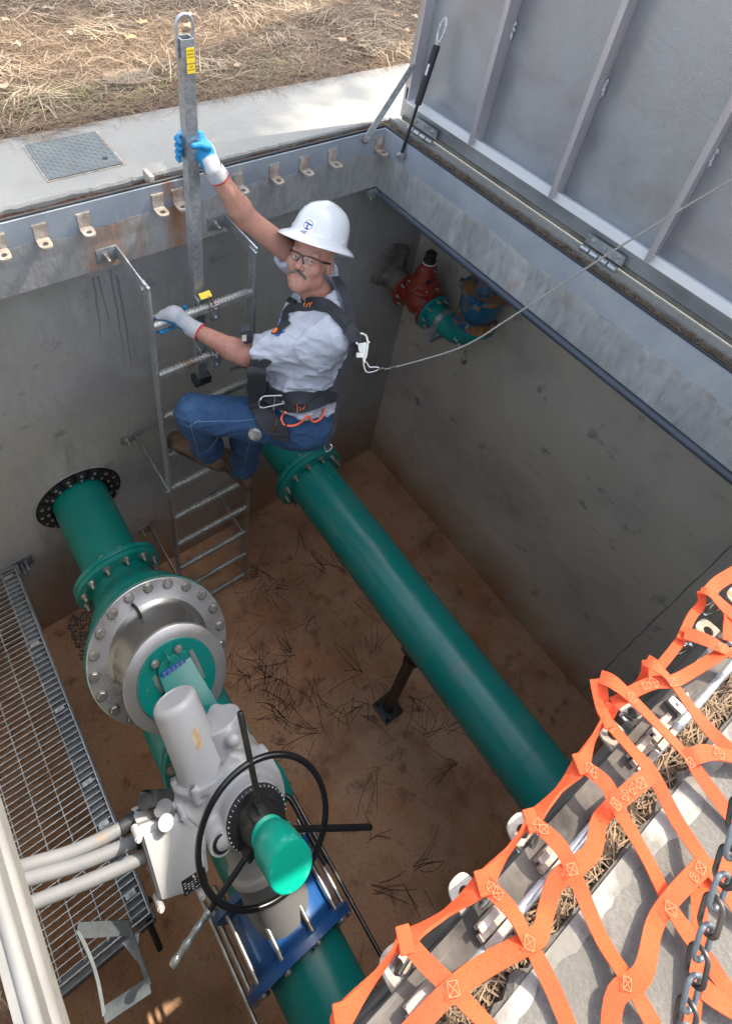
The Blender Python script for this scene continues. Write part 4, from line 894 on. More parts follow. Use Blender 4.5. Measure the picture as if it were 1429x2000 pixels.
for i, t_ in enumerate(('ATTACH', 'BEFORE', 'TO EXIT', '', 'EXTENDED', 'AND', 'LOCKED')):
    if t_: text_mesh(t_, .0062, (px_+.006, py_-hw_-.0016, .628-i*.0105), (1, 0, 0), (0, 0, 1), ink, 'lettering', lb, bold=.00012)
for k in (0, 1):
    z = RZ1-k*SPC; m = MB().box((px_+.045, LY-.024, z-.018), (.042, .012, .085)); m.bolt((px_+.045, LY-.031, z+.008), (0, -1, 0), .009).bolt((px_+.045, LY-.031, z-.043), (0, -1, 0), .009)
    m.build('clamp', galv, po, bevel=.0015); MB().cyl((px_+.02, LY-.01, z+.075), (px_+.045, LY-.024, z+.02), .004).build('clamp_screw', brass, po); MB().box((px_-.025, LY+.008, z+.055), (.004, .05, .03)).build('guide', galv, po); MB().box((px_+.026, LY+.008, z+.045), (.004, .045, .05)).build('guide', galv, po)
yl = MB().box((px_+.012, LY-.002, RZ1+.079), (.052, .03, .0015), (A(1, 0, 0), nz(A(0, 1, .5)), nz(A(0, -.5, 1)))).build('label', yellow_m, po)
MB().box((px_, py_, -.985), (.085, .06, .05)).cyl((px_-.05, py_-.03, -.99), (px_-.02, py_-.03, -.97), .008).build('end_block', plast, po, bevel=.006)
# ================================================ AIR VALVE GROUP IN THE CORNER
AX, AZ, ar = 2.50, -1.20, .075
su = thing('pipe_stub', 'mortar-smeared concrete pipe stub coming out of the corner of the wall', 'pipe', (AX, WY1, AZ))
V, F = sdf_mesh(lambda P: smin(smax(s_cone(P, (AX, 2.5, AZ), (AX, 2.2, AZ), .078, .078), 2.225-P[..., 1], .004), s_ell(P, (AX+.01, 2.40, AZ+.06), (.155, .045, .17))+.012*np.sin(P[..., 0]*38+P[..., 2]*21)*np.cos(P[..., 2]*33), .03), (2.3, 2.2, -1.45), (2.72, 2.42, -.9), .008)
from_arrays('stub', V, F, mat('stub_mortar', (.17, .15, .125), .9, 0, [(9, .4, .7, (.10, .09, .08)), (16, .5, .72, (.24, .21, .17), (1, 1, 1), 8)], .6, 50, bump2=(.5, 14)), su)
gt = thing('red_gate_valve', 'red gate valve with black operating nut bolted to the pipe stub in the corner', 'gate valve', (AX, 2.07, AZ))
def fl(parent, mt, c, d, ro, th=.018, nb=8, br=.011, ph=0, ri=.04, back=False):
    MB().lathe(c, d, [(0, ri), (0, ro), (th, ro), (th+.002, ro-.003), (th+.002, ri)], 48, cap=False).build('flange', mt, parent)
    u, v, dd = basis(d)
    for k in range(nb):
        a = 2*pi*(k+ph)/nb; p = np.asarray(c, float)+(u*cos(a)+v*sin(a))*(ro-.022)
        MB().bolt(p+dd*(th+.002), dd, br, stud=.012).build('bolt', bolt_m, parent)
gy = 2.205
fl(gt, red_m, (AX, gy, AZ), (0, -1, 0), .125, nb=8)
fl(gt, red_m, (AX, gy-.245, AZ), (0, 1, 0), .125, nb=8)
V, F = sdf_mesh(lambda P: smin(smin(s_cone(P, (AX, gy, AZ), (AX, gy-.25, AZ), .082, .082), s_ell(P, (AX, gy-.125, AZ+.02), (.088, .072, .13)), .03), s_cone(P, (AX, gy-.125, AZ), (AX, gy-.125, AZ+.13), .075, .07), .03), (2.38, 1.94, -1.36), (2.62, 2.22, -.98), .006)
V = V[:]; from_arrays('body', V, F, red_m, gt, ang=60)
bc = A(AX, gy-.125, AZ+.115)
MB().lathe(bc, (0, 0, 1), [(0, .03), (0, .108), (.012, .110), (.016, .110), (.018, .108), (.034, .106), (.038, .092), (.05, .078), (.10, .070), (.15, .055), (.17, .046), (.185, .046), (.19, .0)], 48).build('bonnet', red_m, gt)
for k in range(8):
    a = 2*pi*(k+.3)/8; MB().bolt(bc+A(cos(a)*.096, sin(a)*.096, .036), (0, 0, 1), .009).build('bolt', bolt_m, gt)
for k in range(4):
    a = 2*pi*(k+.1)/4; MB().bolt(bc+A(cos(a)*.052, sin(a)*.052, .155), (cos(a)*.3, sin(a)*.3, 1), .008).build('bolt', bolt_m, gt)
MB().lathe(bc+A(0, 0, .19), (0, 0, 1), [(0, .044), (.008, .044), (.009, .03)], 28).build('gasket_ring', sticker_m, gt)
MB().lathe(bc+A(0, 0, .198), (0, 0, 1), [(0, .041), (.012, .041), (.02, .028), (.03, .024)], 24).box(bc+A(0, 0, .245), (.05, .05, .05)).build('operating_nut', rubber, gt, bevel=.003)
p = onpl(848, 560, A(AX-.05, gy-.19, 0), A(-.5, -.8, .2)); MB().box(bc+nz(A(-.45, -.85, 0))*.072+A(0, 0, .085), (.03, .002, .04), (nz(A(-.85, .45, 0)), nz(A(-.45, -.85, 0)), A(0, 0, 1))).build('tag', ink, gt)
el_ = thing('green_elbow', 'small green flanged elbow joining the red gate valve and the blue air valve', 'pipe elbow', (AX, 1.75, AZ))
fl(el_, green, (AX, gy-.249, AZ), (0, -1, 0), .122, nb=8, ph=.0)
R_ = .16; yb_ = 1.80; P = [A(AX, gy-.25, AZ), A(AX, yb_, AZ)]+[A(AX, yb_-R_*sin(a), AZ+R_-R_*cos(a)) for a in np.linspace(.15, pi/2, 10)]
MB().tube(P, .077, 40).build('bend', green, el_, ang=60)
tp_ = P[-1]
MB().lathe(tp_+A(0, 0, -.004), (0, 0, 1), [(-.0, .05), (0, .128), (.02, .128), (.02, .05)], 48, closed=True).build('flange', green, el_)
text_mesh('51-6', .030, A(AX-.078, 1.655, -1.16), A(0, -.9, -.3), A(0, -.3, .9), ink_white, 'lettering', el_, lift=.006)
stp = MB().lathe((AX, 1.87, AZ), (0, -1, 0), [(0, .0775), (.002, .081), (.035, .081), (.037, .0775)], 40, cap=False); stp.cyl((AX-.1, 1.852, AZ-.06), (AX-.02, 1.852, AZ-.085), .006)
stp.box((AX-.09, 1.852, AZ-.07), (.02, .05, .03)).box((AX-.05, 1.83, AZ-.105), (.12, .02, .006)); stp.build('strap_clamp', galv, el_)
MB().tube([A(AX-.02, 1.62, AZ-.04), A(AX-.03, 1.60, AZ-.10)], .010, 10).lathe((AX-.03, 1.60, AZ-.10), (0, 0, -1), [(0, .018), (.02, .018)], 6).build('drain_plug', bolt_m, el_)
av = thing('blue_air_valve', 'blue cast air release valve with rusty flange, partly hidden behind the curb pipe', 'air valve', tuple(tp_))
q = tp_+A(0, 0, .02)
rb_m = mat('rusted_blue', (.01, .09, .16), .6, 0, [(8, .44, .56, (.28, .13, .05), (1, 1, 1), 9)], .3, 60)
MB().lathe(q, (0, 0, 1), [(0, .05), (0, .128), (.018, .128), (.02, .05)], 48, cap=False).build('flange', rb_m, av)
for k in range(8): a = 2*pi*(k+.4)/8; MB().bolt(q+A(cos(a)*.105, sin(a)*.105, .02), (0, 0, 1), .012, stud=.015).build('bolt', bpy.data.materials['rusted_blue'] if k % 2 else bolt_m, av)
MB().lathe(q+A(0, 0, .018), (0, 0, 1), [(0, .07), (.02, .072), (.05, .10), (.09, .118), (.19, .122), (.20, .13)], 48).build('body', blue_m, av)
MB().lathe(q+A(0, 0, .218), (0, 0, 1), [(0, .128), (.03, .128), (.032, .06), (.05, .055), (.12, .06)], 48).build('top_flange', rb_m, av)
for k in range(4): a = 2*pi*(k+.3)/4; MB().box(q+A(cos(a)*.13, sin(a)*.13, .225), (.045, .045, .04), (A(cos(a), sin(a), 0), A(-sin(a), cos(a), 0), A(0, 0, 1))).bolt(q+A(cos(a)*.135, sin(a)*.135, .245), (0, 0, 1), .012).build('lug', rb_m, av, bevel=.006)
# ================================================ SAFETY NET
net = thing('safety_net', 'orange webbing safety net draped over the near edge of the hatch and apron', 'safety net', (.8, -.2, .03))
def zat(x, y, h):                     # point on the draped net: h above the apron
    return pt(x, y, 2, h)
def nstrap(pts, w=.027, h=None, nrm=(0, 0, 1), name='strap', k=5):
    P = [pt(p[0], p[1], 2, p[2] if len(p) > 2 else .03) for p in pts]; P = smooth_path(P, k)
    N = []; q0 = random.uniform(0, 6)
    for i in range(len(P)): N.append(A(.30*sin(i*.33+q0), .30*cos(i*.27+q0), 1))
    return MB().strap(P, w, .0022, N).build(name, orange, net, ang=50)
nstrap([(790, 1835, .05), (835, 1885, .06), (885, 1932, .055), (925, 1975, .035), (960, 2015, .02), (990, 2060, .015)])
nstrap([(945, 1724, .05), (999, 1780, .07), (1032, 1840, .055), (1075, 1923, .025), (1110, 2005, .02), (1130, 2050, .02)])
nstrap([(1038, 1602, .05), (1090, 1650, .07), (1117, 1699, .055), (1173, 1831, .02), (1228, 1918, .035), (1280, 2010, .02)])
nstrap([(1133, 1492, .05), (1182, 1530, .07), (1202, 1571, .055), (1266, 1683, .02), (1315, 1782, .035), (1370, 1860, .03), (1413, 1923, .02), (1460, 2000, .02)])
nstrap([(1184, 1408, .05), (1238, 1470, .06), (1272, 1509, .055), (1321, 1602, .02), (1373, 1680, .045), (1420, 1750, .03), (1460, 1800, .02)])
nstrap([(1172, 1322, .10), (1196, 1332, .11), (1234, 1365, .09), (1341, 1476, .05), (1360, 1505, .04), (1429, 1598, .02), (1470, 1650, .02)])
nstrap([(1262, 1290, .10), (1282, 1302, .11), (1312, 1333, .09), (1374, 1414, .04), (1429, 1469, .03), (1480, 1520, .02)])
nstrap([(1336, 1236, .08), (1380, 1251, .09), (1429, 1277, .07), (1480, 1310, .05)])
nstrap([(1368, 1154, .10), (1386, 1158, .11), (1419, 1190, .09), (1470, 1230, .05)])
nstrap([(1419, 1190, .09), (1421, 1220, .07), (1422, 1252, .06)])
# cross straps
nstrap([(790, 2030, .03), (835, 1980, .045), (884, 1932, .058), (950, 1885, .05), (1032, 1841, .058), (1055, 1823, .05), (1066, 1780, .03), (1083, 1727, .045), (1117, 1698, .058), (1157, 1662, .045), (1170, 1605, .03), (1201, 1570, .058), (1270, 1512, .058)], .030)
nstrap([(1196, 1375, .075), (1213, 1366, .085), (1244, 1347, .09), (1279, 1333, .09), (1312, 1331, .092), (1344, 1316, .07), (1422, 1268, .075)], .024)
nstrap([(1341, 1483, .052), (1362, 1474, .06), (1388, 1470, .05), (1429, 1478, .04), (1470, 1490, .03)], .030)
nstrap([(1190, 2030, .02), (1203, 1945, .035), (1255, 1902, .045), (1277, 1809, .03), (1312, 1754, .045), (1375, 1689, .055)], .030)
nstrap([(1362, 1735, .03), (1366, 1800, .035), (1362, 1880, .03), (1355, 1960, .025), (1345, 2030, .02)], .026)
nstrap([(1366, 1735, .03), (1400, 1700, .035), (1429, 1690, .03), (1480, 1680, .02)], .03)
nstrap([(1372, 1930, .03), (1410, 1960, .025), (1460, 1990, .02)], .03)
# rope edge strap along the pit: narrow, folded lengthwise
E_ = [(640, 2040, .03), (668, 1990, .05), (735, 1905, .035), (790, 1838, .05), (870, 1785, .03), (942, 1726, .05), (990, 1665, .03), (1036, 1604, .05), (1090, 1545, .035), (1134, 1493, .05), (1160, 1440, .05), (1182, 1402, .055)]
nrmE = A(.35, .75, .55)
P = smooth_path([pt(x, y, 2, z) for x, y, z in E_], 6)
W_ = [.016+.014*abs(sin(i*pi/12)) for i in range(len(P))]
MB().strap(P, W_, .005, [A(.3, .9*cos(i*.26), .5+.3*sin(i*.26)) for i in range(len(P))]).build('edge_strap', orange, net, ang=60)
nstrap([(1182, 1402, .05), (1176, 1378, .07), (1167, 1326, .10)], .034)
nstrap([(1196, 1375, .075), (1182, 1400, .05)], .03)
nstrap([(1196, 1380, .06), (1225, 1355, .06), (1252, 1335, .06), (1262, 1290, .10)], .022)
nstrap([(1250, 1340, .06), (1290, 1300, .06), (1326, 1255, .06), (1338, 1236, .075)], .02)
nstrap([(1330, 1250, .07), (1350, 1205, .07), (1369, 1180, .075), (1368, 1154, .10)], .02)
nstrap([(1385, 1158, .10), (1400, 1140, .08), (1429, 1122, .08), (1470, 1100, .08)], .03)
# sewn joints: small cross-stitched rectangles
def sewn(x, y, z, ang, w=.016, l=.017):
    c = pt(x, y, 2, z+.0035); d1 = pt(x+30*cos(radians(ang)), y+30*sin(radians(ang)), 2, z+.0035)-c; d1 = nz(d1+A(random.uniform(-.2, .2), random.uniform(-.2, .2), 0)); w *= random.uniform(.75, 1.1); l *= random.uniform(.7, 1.1); d2 = A(-d1[1], d1[0], 0); m = MB()
    cs = [c+d1*a*l/2+d2*b_*w/2 for a, b_ in ((-1, -1), (1, -1), (1, 1), (-1, 1))]
    for i, j in ((0, 1), (1, 2), (2, 3), (3, 0), (0, 2), (1, 3)): m.strap([cs[i], cs[j]], .0009, .0006)
    return m.build('stitching', stitch, net, flat=True)
for x, y, z, a in ((885, 1932, .062, 45), (1034, 1842, .064, 55), (1117, 1698, .064, 60), (1202, 1571, .064, 60), (1252, 1530, .062, -40), (1236, 1541, .06, -40), (1220, 1553, .06, -40), (1313, 1332, .098, 45), (1234, 1362, .096, 45), (1276, 1333, .096, -15), (1262, 1340, .094, -15), (1225, 1922, .042, 60), (1310, 1775, .045, -50), (1355, 1712, .05, -45), (1368, 1696, .055, -45), (1348, 1490, .06, 50), (1405, 1472, .05, 5), (1413, 1265, .09, 20), (958, 1733, .06, 45), (972, 1745, .063, 45), (1052, 1612, .06, 45), (1062, 1620, .063, 45), (1150, 1500, .06, 40), (1162, 1510, .063, 40), (1192, 1420, .06, 55)): sewn(x, y, z, a)
for i, (x, y, z) in enumerate(((790, 1836, .055), (943, 1725, .055), (1037, 1603, .055), (1134, 1492, .055), (1182, 1403, .06), (667, 1990, .05))):
    c = pt(x, y, 2, z+.003); MB().box(c, (.024, .036, .008), (nz(A(.9, -.4, 0)), nz(A(.4, .9, 0)), A(0, 0, 1))).build('edge_loop', orange, net, bevel=.003)
# snap hooks tying the net to the lugs
def snap(c, d, side_=A(0, 0, 1), L=.075, label='', w=.016):
    t = thing('snap_hook', label, 'snap hook', tuple(c), 'snap hooks tying the net to the lugs'); d = nz(d); s_ = nz(np.cross(d, side_))
    P = [c+d*(L*.5)*cos(a)+s_*w*sin(a)*(1 if a < pi else .8) for a in np.linspace(.2, 2*pi-.1, 18)]
    MB().tube(P, .0035, 8).build('hook', chrome, t); MB().tube([c+d*L*.35+s_*w*.5, c-d*L*.3+s_*w*.2], .003, 8).build('gate', chrome, t)
HK = [((800, 1850), (775, 1905), 'steel snap hook on the nearest lug at the bottom of the photo'), ((955, 1735), (912, 1770), 'steel snap hook on the second lug from the bottom under the net'), ((1040, 1620), (1018, 1655), 'steel snap hook hanging below the third edge loop of the net'),
      ((1215, 1400), (1240, 1412), 'steel snap hook through the brown lug beside the folded strap'), ((1340, 1262), (1318, 1275), 'steel snap hook dangling under the net right of the blue-grey rim'), ((1400, 1180), (1380, 1196), 'steel snap hook highest up under the net at the right margin')]
for a, b_, lb_ in HK:
    p = pt(a[0], a[1], 2, .02); q2 = pt(b_[0], b_[1], 2, -.03); snap((p+q2)/2, p-q2, A(.3, .2, 1), max(.08, np.linalg.norm(p-q2)*1.1), lb_)
# small ratchet block on the rim
p = pt(1318, 1380, 2, .012); c_ = thing('rim_catch', 'small bright latch catch on the rolled rim between the net straps', 'latch', tuple(p)); MB().box(p, (.02, .035, .02)).cyl(p+A(.02, 0, 0), p+A(.045, 0, 0), .007).build('catch', chrome, c_, bevel=.002); MB().cyl(p+A(0, 0, .010), p+A(0, 0, .0105), .005).build('hole', ink, c_)
# ================================================ CHAIN near the camera
def depthpt(x, y, d): return CP+ray(x, y)*d
ch = thing('chain', 'blurred steel link chain hanging at the lower right corner', 'chain', tuple(depthpt(1380, 1850, .7)))
cpts = smooth_path([depthpt(x, y, .72) for x, y in ((1450, 1560), (1432, 1650), (1405, 1735), (1385, 1800), (1365, 1870), (1350, 1940), (1335, 2010), (1322, 2090))], 12)
sg = [0]
for i in range(1, len(cpts)): sg.append(sg[-1]+np.linalg.norm(cpts[i]-cpts[i-1]))
s_ = 0; k = 0
while s_ < sg[-1]-.02:
    i = min(np.searchsorted(sg, s_+.018), len(cpts)-2); c = cpts[i]; d = nz(cpts[i+1]-cpts[i-1]); v0 = nz(c-CP); sd = nz(np.cross(d, v0)); 
    sd = nz(sd*cos(.5+1.57*(k % 2))+np.cross(d, sd)*sin(.5+1.57*(k % 2)))
    P = [c+d*(.010*np.sign(cos(a))+.010*cos(a))+sd*.0105*sin(a) for a in np.linspace(0, 2*pi, 20, endpoint=False)]
    MB().tube(P, .0030, 8, closed=True).build('link', galv_dull if k % 2 else dark_st, ch); s_ += .0285; k += 1
# ================================================ PERSON
toL = pt(332, 856, 2, -1.33); heL = pt(432, 908, 2, -1.33); toR = pt(432, 885, 2, -1.64); heR = pt(486, 945, 2, -1.64)
anL = heL+(toL-heL)*.22+A(0, 0, .075); anR = heR+(toR-heR)*.22+A(0, 0, .075)
knL = onray(380, 806, anL, .42)
pel = pt(588, 795, 1, 1.50); sidev = nz(A(.41, .91, 0)); front = nz(A(-.91, .41, 0))
hipL = pel-sidev*.09+A(0, 0, -.01); hipR = pel+sidev*.09+A(0, 0, .0)
knR = anR*.48+hipR*.52+front*.09+A(0, .03, 0)
neck = onray(634, 584, pel, .53); chest = pel+(neck-pel)*.66+front*.01
shL = neck-sidev*.175+A(0, 0, -.035); shR = neck+sidev*.175+A(0, 0, -.005)
wrL = pt(376, 641, 1, 1.885); elL = onray(478, 694, wrL, .26)
wrR = pt(418, 332, 1, 1.93); elR = onray(480, 425, wrR, .27, False)
hd = onray(606, 508, neck, .185, True)
for nm, a, b_ in (('upper L', shL, elL), ('upper R', shR, elR), ('fore R', elR, wrR), ('thigh L', hipL, knL), ('thigh R', hipR, knR), ('shin R', knR, anR), ('neck', neck, hd)): print(nm, round(float(np.linalg.norm(a-b_)), 3), np.round(pj(a), 0), np.round(pj(b_), 0), np.round(a, 2))
# head frame
vw = nz(CP-hd); r0 = MC[0]; r0 = nz(r0-vw*(r0 @ vw)); u0 = np.cross(vw, r0)
ro = radians(20); r1 = r0*cos(ro)-u0*sin(ro); u1 = u0*cos(ro)+r0*sin(ro)
ya = radians(19); f1 = vw*cos(ya)-r1*sin(ya); r2 = r1*cos(ya)+vw*sin(ya)
pi_ = radians(8); hf = f1*cos(pi_)-u1*sin(pi_); hu = u1*cos(pi_)+f1*sin(pi_); hr = r2
RH = np.array([hr, hu, hf])                      # rows: person's left, up, forward
HS = 1.11
def HW(a, b_, c): return hd+(hr*a+hu*b_+hf*c)*HS
def headf(P):
    q = ((P-hd) @ RH.T)/HS
    d = s_ell(q, (0, .052, -.018), (.077, .088, .097))
    d = smin(d, s_ell(q, (0, -.022, .018), (.062, .084, .072)), .03)
    d = smin(d, s_cone(q, (-.048, -.066, .008), (0, -.094, .058), .022, .020), .03)
    d = smin(d, s_cone(q, (.048, -.066, .008), (0, -.094, .058), .022, .020), .03)
    d = smin(d, s_ell(q, (0, -.070, .060), (.036, .034, .030)), .022)
    d = smin(d, s_cone(q, (-.040, .030, .070), (.040, .030, .070), .011, .011), .018)
    for s in (-1, 1):
        d = smin(d, s_ell(q, (s*.042, -.018, .060), (.024, .022, .020)), .022)
        d = smax(d, -s_ell(q, (s*.031, .008, .096), (.019, .013, .014)), .012)
        d = smin(d, s_ell(q, (s*.031, .008, .0715), (.014, .013, .013)), .004)
    d = smin(d, s_cone(q, (0, .022, .080), (0, -.020, .108), .0085, .0125), .010)
    for s in (-1, 1): d = smin(d, s_ell(q, (s*.0125, -.026, .096), (.0085, .0085, .010)), .006)
    d = smin(d, s_cone(q, (-.022, -.0475, .083), (.022, -.0475, .083), .0065, .0065), .010)
    d = smin(d, s_cone(q, (-.018, -.0600, .0825), (.018, -.0600, .0825), .0062, .0062), .008)
    d = smax(d, -(s_cone(q, (-.021, -.0535, .094), (.021, -.0535, .094), .0028, .0028)), .004)
    d = smax(d, -(s_cone(q, (-.035, -.020, .090), (-.028, -.052, .090), .0012, .0012)), .010)
    d = smax(d, -(s_cone(q, (.035, -.020, .090), (.028, -.052, .090), .0012, .0012)), .010)
    for s in (-1, 1):
        e = s_ell(q, (s*.078, -.002, -.012), (.010, .033, .021), np.array([[1, 0, s*.35], [0, 1, .15], [-s*.35, -.15, 1]]))
        e = smax(e, -s_ell(q, (s*.088, .002, -.010), (.007, .020, .011)), .006)
        d = smin(d, e, .007)
    return d*HS
nk0 = neck-A(0, 0, .03)
def neckf(P):
    d = s_cone(P, nk0, hd-hu*.07*HS-hf*.015, .068, .062)
    d = smin(d, s_cone(P, neck-sidev*.12-A(0, 0, .06), neck+sidev*.12-A(0, 0, .05), .055, .055), .05)
    return d
V1, F1 = sdf_mesh(lambda P: smin(headf(P), neckf(P), .02), hd-.19-A(0, .04, .12), hd+.19, .0030)
# arms, legs and trunk
def armf(P, sh, e, w, k=1.):
    d = s_cone(P, sh, e, .056*k, .045*k)
    a = e+(w-e)*.22; d = smin(d, s_cone(P, e, a, .043*k, .047*k), .02); d = smin(d, s_cone(P, a, w, .047*k, .029*k), .02)
    return d
def trunk(P, k=0.):
    d = s_cone(P, chest+sidev*.085+A(0, 0, .07), chest-sidev*.085+A(0, 0, .06), .105+k, .105+k)
    d = smin(d, s_cone(P, chest+front*.01, pel+front*.03, .142+k, .152+k), .06)
    d = smin(d, s_cone(P, pel-sidev*.06, pel+sidev*.06, .118+k, .118+k), .06)
    d = smin(d, s_cone(P, shL, neck, .060+k, .055+k), .05); d = smin(d, s_cone(P, shR, neck, .060+k, .055+k), .05)
    return d
def legf(P, h, kn, an, k=0.):
    d = s_cone(P, h, kn, .088+k, .058+k); c = kn+(an-kn)*.25; d = smin(d, s_cone(P, kn, c, .056+k, .058+k), .03); return smin(d, s_cone(P, c, an, .058+k, .038+k), .02)
def bodyf(P):
    d = smin(armf(P, shL, elL, wrL), armf(P, shR, elR, wrR), .01)
    d = smin(d, trunk(P, -.02), .04); d = smin(d, smin(legf(P, hipL, knL, anL, -.01), legf(P, hipR, knR, anR, -.01), .02), .04)
    return d
pts_ = np.array([toL, toR, anL, anR, knL, knR, hipL, shL, shR, elL, elR, wrL, wrR, pel, neck]); lo = pts_.min(0)-.14; hi = pts_.max(0)+.10
V2, F2 = sdf_mesh(bodyf, lo, hi, .0085)
BASE = (heR+toR)/2-A(0, 0, .03)
V, F = both((V2, F2), (V1, F1))
person = from_arrays('person', V, F, skin_m, base=BASE, ang=180)
tag(person, 'man in white hard hat, grey T-shirt and jeans climbing the ladder, gripping the post', 'person')
bhead = bvh_of(V1, F1)
# eyes
for s in (-1, 1):
    c = HW(s*.031, .0070, .0734); gz = nz(CP-c)*.8+hf*.2; gz = nz(gz)
    e = MB().lathe(c-gz*.0128, gz, [(0, .001), (.002, .007), (.006, .0115), (.0128, .0128), (.0195, .0112), (.0236, .0068), (.0252, .002)], 20).build('eye', white_eye, person, ang=180)
    MB().lathe(c+gz*.0108, gz, [(0, .0068), (.0021, .0064), (.0023, .0)], 20).build('iris', iris_m, e)
    P_ = [HW(s*x_, y_, z_) for x_, y_, z_ in ((.017, .0100, .0835), (.024, .0140, .0868), (.031, .0150, .0875), (.038, .0138, .0845), (.045, .0090, .0785))]
    MB().tube(smooth_path(P_, 4), .0037, 8).build('eyelid', skin_m, person, ang=180)
    MB().tube(smooth_path([HW(s*x_, y_, z_) for x_, y_, z_ in ((.018, .0035, .0830), (.024, -.0010, .0858), (.031, -.0030, .0862), (.038, -.0015, .0835), (.044, .0030, .0780))], 4), .0030, 8).build('eyelid', skin_m, person, ang=180)
    m = MB(); 
    for i in range(70):
        t = random.random(); b0 = HW(s*(.016+.032*t), .032+.006*sin(pi*t)-.004*t+random.uniform(-.003, .003), .0815-.013*t*t+.002); m.tube([b0, b0+hr*s*.007*random.uniform(.5, 1.2)+hu*random.uniform(-.001, .003)+hf*.0012], [.0006, .0002], 3)
    m.build('eyebrow', hair_m, person)
# lips
MB().tube(smooth_path([HW(x_, y_, z_) for x_, y_, z_ in ((-.022, -.0545, .0845), (-.010, -.0590, .0895), (0, -.0602, .0905), (.010, -.0590, .0895), (.022, -.0545, .0845))], 4), [.0014+.0034*sin(pi*i/16) for i in range(17)], 8).build('lip', lip_m, person, ang=180)
# moustache of many hairs
m = MB()
for i in range(950):
    s = random.choice((-1, 1)); t = random.random()**.8; a = HW(s*(.001+.030*t), -.0365-.004*t-.010*t*t+random.uniform(-.004, .003), .0955-.011*t*t+random.uniform(-.002, .004))
    L_ = random.uniform(.006, .012); m.tube([a, a+(hr*s*(.25+.6*t)-hu*(.75+.1*t)+hf*random.uniform(.0, .15))*L_], [.0006, .0003], 3)
m.build('moustache', mat('moustache_hair', (.09, .072, .06), .7, 0, island=(.24, .21, .18)), person, flat=True)
# short hair at temples and nape
m = MB(); bb_ = bhead
for i in range(5200):
    s = random.choice((-1, 1)); a = random.uniform(-.9, 2.7); yy = random.uniform(-.055 if a < .15 else -.015, .06) if a < .25 else random.uniform(.0, .06)
    if a > .62: continue
    dirv = hr*s*cos(a)-hf*sin(a) if False else None
    th = random.uniform(.02, 1.57+.1)                 # from straight behind to just before the ear
    d_ = -hf*cos(th)+hr*s*sin(th)
    yy = random.uniform(-.075, .06) if th < 1.15 else random.uniform(.0, .06)
    o = HW(0, yy, -.012)+d_*.2; l, nn, ii, tt_ = bb_.ray_cast(Vector(o), Vector(-d_))
    if l is None: continue
    l = np.array(l); m.tube([l, l+d_*.004-hu*random.uniform(.004, .009)-hf*.002], [.0007, .0003], 3)
m.build('hair', mat('grey_hair_strand', (.22, .20, .18), .7, 0, island=(.50, .48, .45)), person, flat=True)
# T-shirt
def fold(P, f, a): return a*(np.sin(P[..., 0]*f[0]+P[..., 2]*f[1]+1.7*np.sin(P[..., 1]*f[2]))*np.sin(P[..., 1]*f[1]*.6+P[..., 2]*f[0]*.5))
hem = pel+(neck-pel)*.10; upv = nz(neck-pel)
def shirtf(P):
    d = trunk(P, .010)
    slL = shL+(elL-shL)*.84; slR = shR+(elR-shR)*.42
    dL = smax(s_cone(P, shL, slL, .082, .078), ((P-slL) @ nz(elL-shL)), .006); dR = smax(s_cone(P, shR, slR, .074, .070), ((P-slR) @ nz(elR-shR)), .006)
    d = smin(smin(d, dL, .035), dR, .035)
    w = (P-pel) @ upv; back = (P-pel) @ front
    d = d+fold(P, (22, 15, 9), .005)+.007*np.sin(w*70+back*14+6*np.sin(back*9))*np.clip(1-w/.30, 0, 1)+.003*np.sin(((P-shL) @ front)*80+w*40)*np.clip(1-np.linalg.norm(P-shL, axis=-1)/.2, 0, 1)
    lat_ = P @ sidev; d = d-.011*(np.clip(1-np.abs(np.sin(w*26+lat_*15+back*11+1.3*np.sin(back*13+w*7)))*1.7, 0, 1))*np.clip(.45-w, 0, .3)/.3-.008*np.clip(1-np.abs(np.sin(w*17-lat_*24+2*np.sin(lat_*9)))*2., 0, 1)
    d = smax(d, (hem-P) @ upv, .006)
    # neck opening and hollow inside
    d = smax(d, -s_cone(P, neck-upv*.005+front*.035, neck+upv*.16+front*.05, .064, .085), .006)
    inn = smin(armf(P, shL, elL, wrL, 1.02), armf(P, shR, elR, wrR, 1.02), .01)
    d = smax(d, -(smax(inn, .0, .001)-.003 if False else inn-.004), .003)
    return d
pp = np.array([pel, shL, shR, neck, shL+(elL-shL)*.9, shR+(elR-shR)*.45]); V3, F3 = sdf_mesh(shirtf, pp.min(0)-.19, pp.max(0)+.15, .006)
from mathutils import noise as mn
def crumple(V, F, coords, amp):
    me = bpy.data.meshes.new('c'); me.from_pydata([tuple(v) for v in V], [], [tuple(int(i) for i in f) for f in F]); me.update()
    N = np.empty(len(V)*3); me.vertices.foreach_get('normal', N) if False else me.vertex_normals.foreach_get('vector', N); N = N.reshape(-1, 3); bpy.data.meshes.remove(me)
    out = V.copy()
    for i, v in enumerate(V):
        q, k = coords(v); a = mn.noise(Vector(q)); b = mn.noise(Vector((q[0]*2.1+7, q[1]*2.1, q[2]*2.1)))
        out[i] += N[i]*amp*k*((1-min(1, abs(a)*3.2))*1.0+(1-min(1, abs(b)*3))*.4-.45)
    return out
def cs(v):
    w = (v-pel) @ upv; s = (v-pel) @ sidev; f = (v-pel) @ front; g = max(0, min(1, (w-.18)/.15))
    return (s*6+w*5*g, f*6-w*3*g, w*(17-9*g)+s*3), 1.0-.35*g
V3 = crumple(V3, F3, cs, .013)
shirt = from_arrays('tshirt', V3, F3, shirt_m, person, ang=180)
